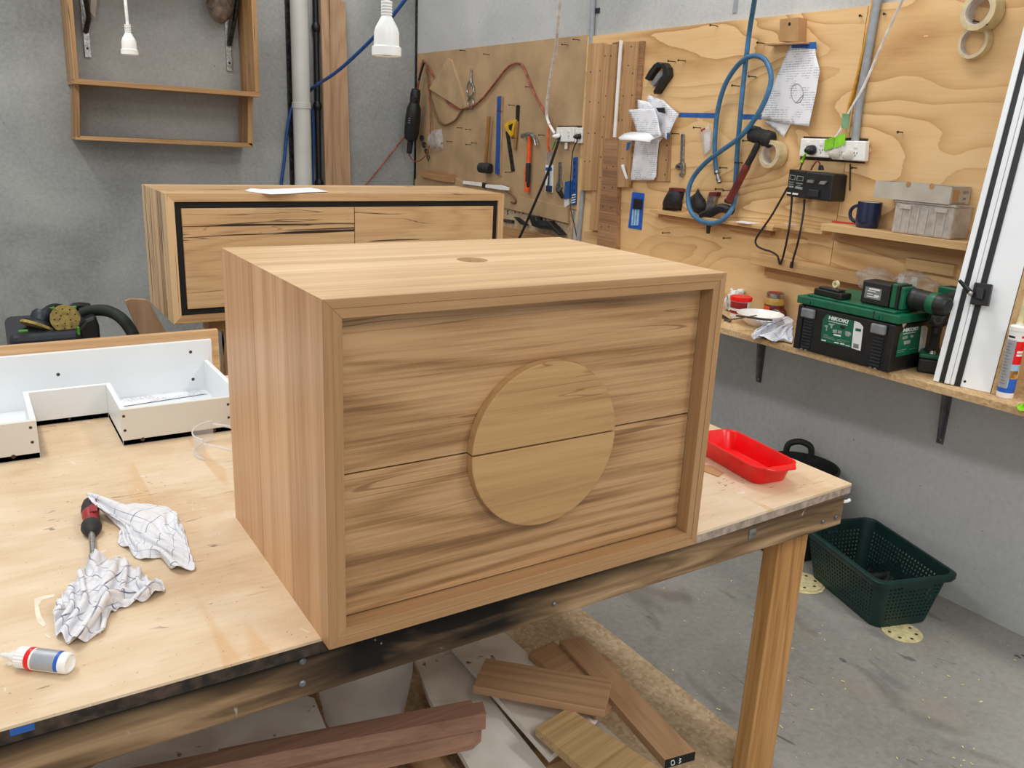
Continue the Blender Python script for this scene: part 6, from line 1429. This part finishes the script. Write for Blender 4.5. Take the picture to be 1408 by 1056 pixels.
for ex, z in ((.002, hb_-.016), (.012, hb_-.016), (.016, hb_-.008), (.016, hb_+.004), (.010, hb_+.008), (.001, hb_+.008), (-.002, hb_+.002), (.002, hb_-.016)):
    rim.append([BM @ V((q.x, q.y, z)) for q in bring(1.0, ex)])
MB().rings(rim, cap0=False, cap1=False).build('rim', 'basket', bsk, ang=40)
for s_ in (-1, 1): MB().box(-.06, .06, s_*.2245-.004, s_*.2245+.010, hb_-.03, hb_-.018, BM).build('handle_lip', 'basket', bsk, bev=.003)
rag([(1170, 800), (1200, 782), (1240, 780), (1270, 798), (1240, 812), (1200, 815)], .30, 9, 'basket_contents', 'blackrub', 'black crumpled cloth in the bottom of the green basket', .012, 32, hump=.05)
def disc(px, py, z, R, lab_, mat='sandpaper', rot=0.0):
    p = PZ(px, py, z); t_ = thing('sanding_disc', p, lab_, 'sanding disc', 'sanding discs on the floor')
    MB().lathe([(0, 0), (R, 0), (R, .002), (0, .002)], p, (0, 0, 1), 36).build('disc', mat, t_)
    for k in range(7):
        a = rot+2*pi*k/7; q = p+V((cos(a), sin(a), 0))*R*.68+V((0, 0, .0023)); MB().lathe([(.006, 0), (0, .0003)], q, (0, 0, 1), 10).build('dust_hole', 'dark_edge', t_)
disc(1105, 803, .0008, .075, 'sanding disc on the floor left of the basket, under another')
disc(1103, 799.5, .0035, .073, 'sanding disc lying on top of the one left of the basket', rot=.4)
disc(1240, 869, .0008, .066, 'sanding disc on the floor half under the basket front')
# black tub behind the bench end
tbx = V((2.305, .965, .001)); bt2 = thing('rubber_tub', tbx, 'black flexible tub with loop handles behind the bench end', 'tub')
MB().lathe([(0, 0), (.13, 0), (.136, .01), (.148, .342), (.154, .347), (.154, .354), (.145, .354), (.132, .014), (0, .012)], tbx, n=44).build('tub_wall', 'blackrub', bt2)
for a in (.72, .72+pi):
    c = tbx+V((cos(a)*.149, sin(a)*.149, .345)); tg = V((-sin(a), cos(a), 0))
    MB().tube([c-tg*.05, c-tg*.042+V((0, 0, .04)), c+V((0, 0, .056)), c+tg*.042+V((0, 0, .04)), c+tg*.05], .013, 10).build('loop_handle', 'blackrub', bt2)
# debris
mb = MB(); random.seed(3)
for k in range(150):
    px, py = random.uniform(860, 1400), random.uniform(770, 1056)
    p = PZ(px, py, 0.001)
    if p.x > 2.44 or (p-V((2.238, .545, 0))).length < .26: continue
    a = random.uniform(0, 3.1); s_ = random.uniform(.001, .0045); 
    mb.box(-s_*random.uniform(.6, 2), s_, -s_*.5, s_*.5, 0, .0015, Matrix.Translation(p) @ Matrix.Rotation(a, 4, 'Z'))
o = mb.build('sawdust_chips', 'sandpaper', None); o['kind'] = 'stuff'; o['label'] = 'scattered pale wood chips on the concrete floor'; o['category'] = 'debris'

# ================================================================== timber and boards stored under the bench
MB().box(-.6, 1.247, .15, 1.40, .0005, .017).solo('chipboard_sheet', 'chip', 'dusty chipboard sheet on the floor under the bench', 'sheet')
def slab(px, z, th, nm, mat, lab_, cat='board', grp='offcuts stored under the bench', **k):
    P = [PZ(x, y, z) for x, y in px]; d = (P[1]-P[0]); an_ = atan2(d.y, d.x); c = sum(P, V((0, 0, 0)))/len(P); c.z = z-th
    Rm = Matrix.Rotation(-an_, 4, 'Z'); mb = MB().prism([Rm @ (q-c) for q in P], (0, 0, -th)); mb.v = [V((v.x, v.y, v.z)) for v in mb.v]
    o = mb.build(nm, mat, None, **k); o.location = c; o.rotation_euler = (0, 0, an_); o['label'] = lab_; o['category'] = cat
    if grp: o['group'] = grp
    return o
slab([(570, 907), (590, 960), (668, 1095), (790, 1100), (752, 1057), (619, 891), (612, 880), (568, 890)], .115, .018, 'melamine_panel', 'melamine', 'dusty white panel in the middle under the bench')
slab([(610, 872), (624, 891), (756, 1040), (822, 985), (692, 868), (680, 860)], .150, .018, 'melamine_panel', 'melamine', 'upper white panel beside the brown offcuts')
slab([(726, 950), (800, 1060), (905, 1062), (800, 972), (770, 950)], .085, .018, 'melamine_panel', 'melamine', 'white panel edge under the pale offcut')
slab([(100, 1075), (300, 1075), (460, 1030), (432, 960), (400, 950), (200, 1000)], .24, .018, 'melamine_panel', 'melamine', 'speckled white panel at left under the bench rail')
slab([(30, 1100), (150, 1062), (400, 1012.7), (663.6, 964.5), (668.5, 981), (400, 1031), (170, 1078), (60, 1120)][::1], .30, .042, 'timber_beam', 'redwood_x', 'upper reddish timber beam under the bench', 'beam')
slab([(30, 1130), (180, 1090), (400, 1046), (662.5, 997), (650, 1008), (400, 1060), (180, 1110), (60, 1140)], .257, .045, 'timber_beam', 'redwood_x', 'lower reddish timber beam under the bench', 'beam')
slab([(300, 1030), (648, 962), (650, 967), (300, 1036)], .296, .02, 'timber_beam', 'redwood_x', 'thin reddish strip behind the upper beam', 'beam')
slab([(668, 904.5), (842, 934), (832, 977), (650, 943)], .225, .022, 'timber_offcut', 'brownwood', 'wide brown offcut lying across the white panels', bev=.002)
p2 = slab([(802, 874.5), (956, 1033), (914, 1045), (769, 881)], .185, .024, 'timber_offcut', 'brownwood', 'long brown offcut with a black marked end', bev=.001)
slab([(727, 897), (760, 881), (868, 958), (820, 982)], .172, .02, 'timber_offcut', 'brownwood', 'brown offcut lying under the long black-ended one', bev=.002)
slab([(736, 1000), (782, 972), (960, 1090), (840, 1090)], .205, .024, 'timber_offcut', 'palewood', 'pale offcut nearest the camera under the bench', bev=.002)
A_, B_ = PZ(914, 1045, .185), PZ(956, 1033, .185); d = (B_-A_); Ld = d.length; d.normalize(); nE = V((d.y, -d.x, 0))
MB().prism([A_+nE*.0012+d*.001, B_+nE*.0012-d*.001, B_+nE*.0012-d*.001-V((0, 0, .0235)), A_+nE*.0012+d*.001-V((0, 0, .0235))], nE*-.001).build('painted_end', 'blackpaint', p2 if False else None) if False else None
pe = MB().prism([A_+nE*.0022+d*.001, B_+nE*.0022-d*.001, B_+nE*.0022-d*.001-V((0, 0, .0235)), A_+nE*.0022+d*.001-V((0, 0, .0235))], nE*-.0018).solo('painted_end', 'blackpaint', 'black end board of the long brown offcut with chalk marks', 'end board')
def chalk(pts): 
    MB().tube([A_+d*(Ld*u)+V((0, 0, -.0235*(1-v)))+nE*.0026 for u, v in pts], .0009, 5).build('chalk_mark', 'label_white', pe)
chalk([(.22, .25), (.20, .7), (.28, .75), (.32, .3), (.24, .22), (.22, .25)]); chalk([(.46, .75), (.52, .7), (.47, .5), (.53, .35), (.46, .2)])
# bearers under the offcuts
for x0, x1, y0, y1, z, lab_ in ((.55, .78, .34, .40, .066, 'front bearer under the white panels'), (.50, .90, .95, 1.02, .066, 'rear bearer under the white panels'), (.97, 1.02, .48, .56, .150, 'block under the long brown offcut'), (-.5, .45, .98, 1.04, .215, 'block under the speckled white panel')):
    MB().box(x0, x1, y0, y1, .018, z).solo('bearer', 'brownwood', lab_, 'bearer', 'bearers under the offcuts')
for x0, x1, y0, y1, z, lab_ in ((.30, .36, .25, 1.0, .055, 'left dark timber lying on the chipboard'), (.40, .48, .2, .9, .06, 'right dark timber lying on the chipboard')):
    MB().box(x0, x1, y0, y1, .018, z).solo('timber_offcut', 'brownwood', lab_, 'board', 'offcuts stored under the bench')
# cloudy plastic bin
p = PZ(512, 975, .12); p.z = .02; p = p+V((0, .05, 0))
MB().lathe([(0, .0), (.07, 0), (.085, .01), (.105, .06), (.125, .18), (.132, .36), (.138, .365), (.138, .372), (.128, .372), (.12, .18), (.08, .016), (0, .012)], p, n=40).solo('plastic_bin', 'bin', 'cloudy grey plastic bin under the bench', 'bin')
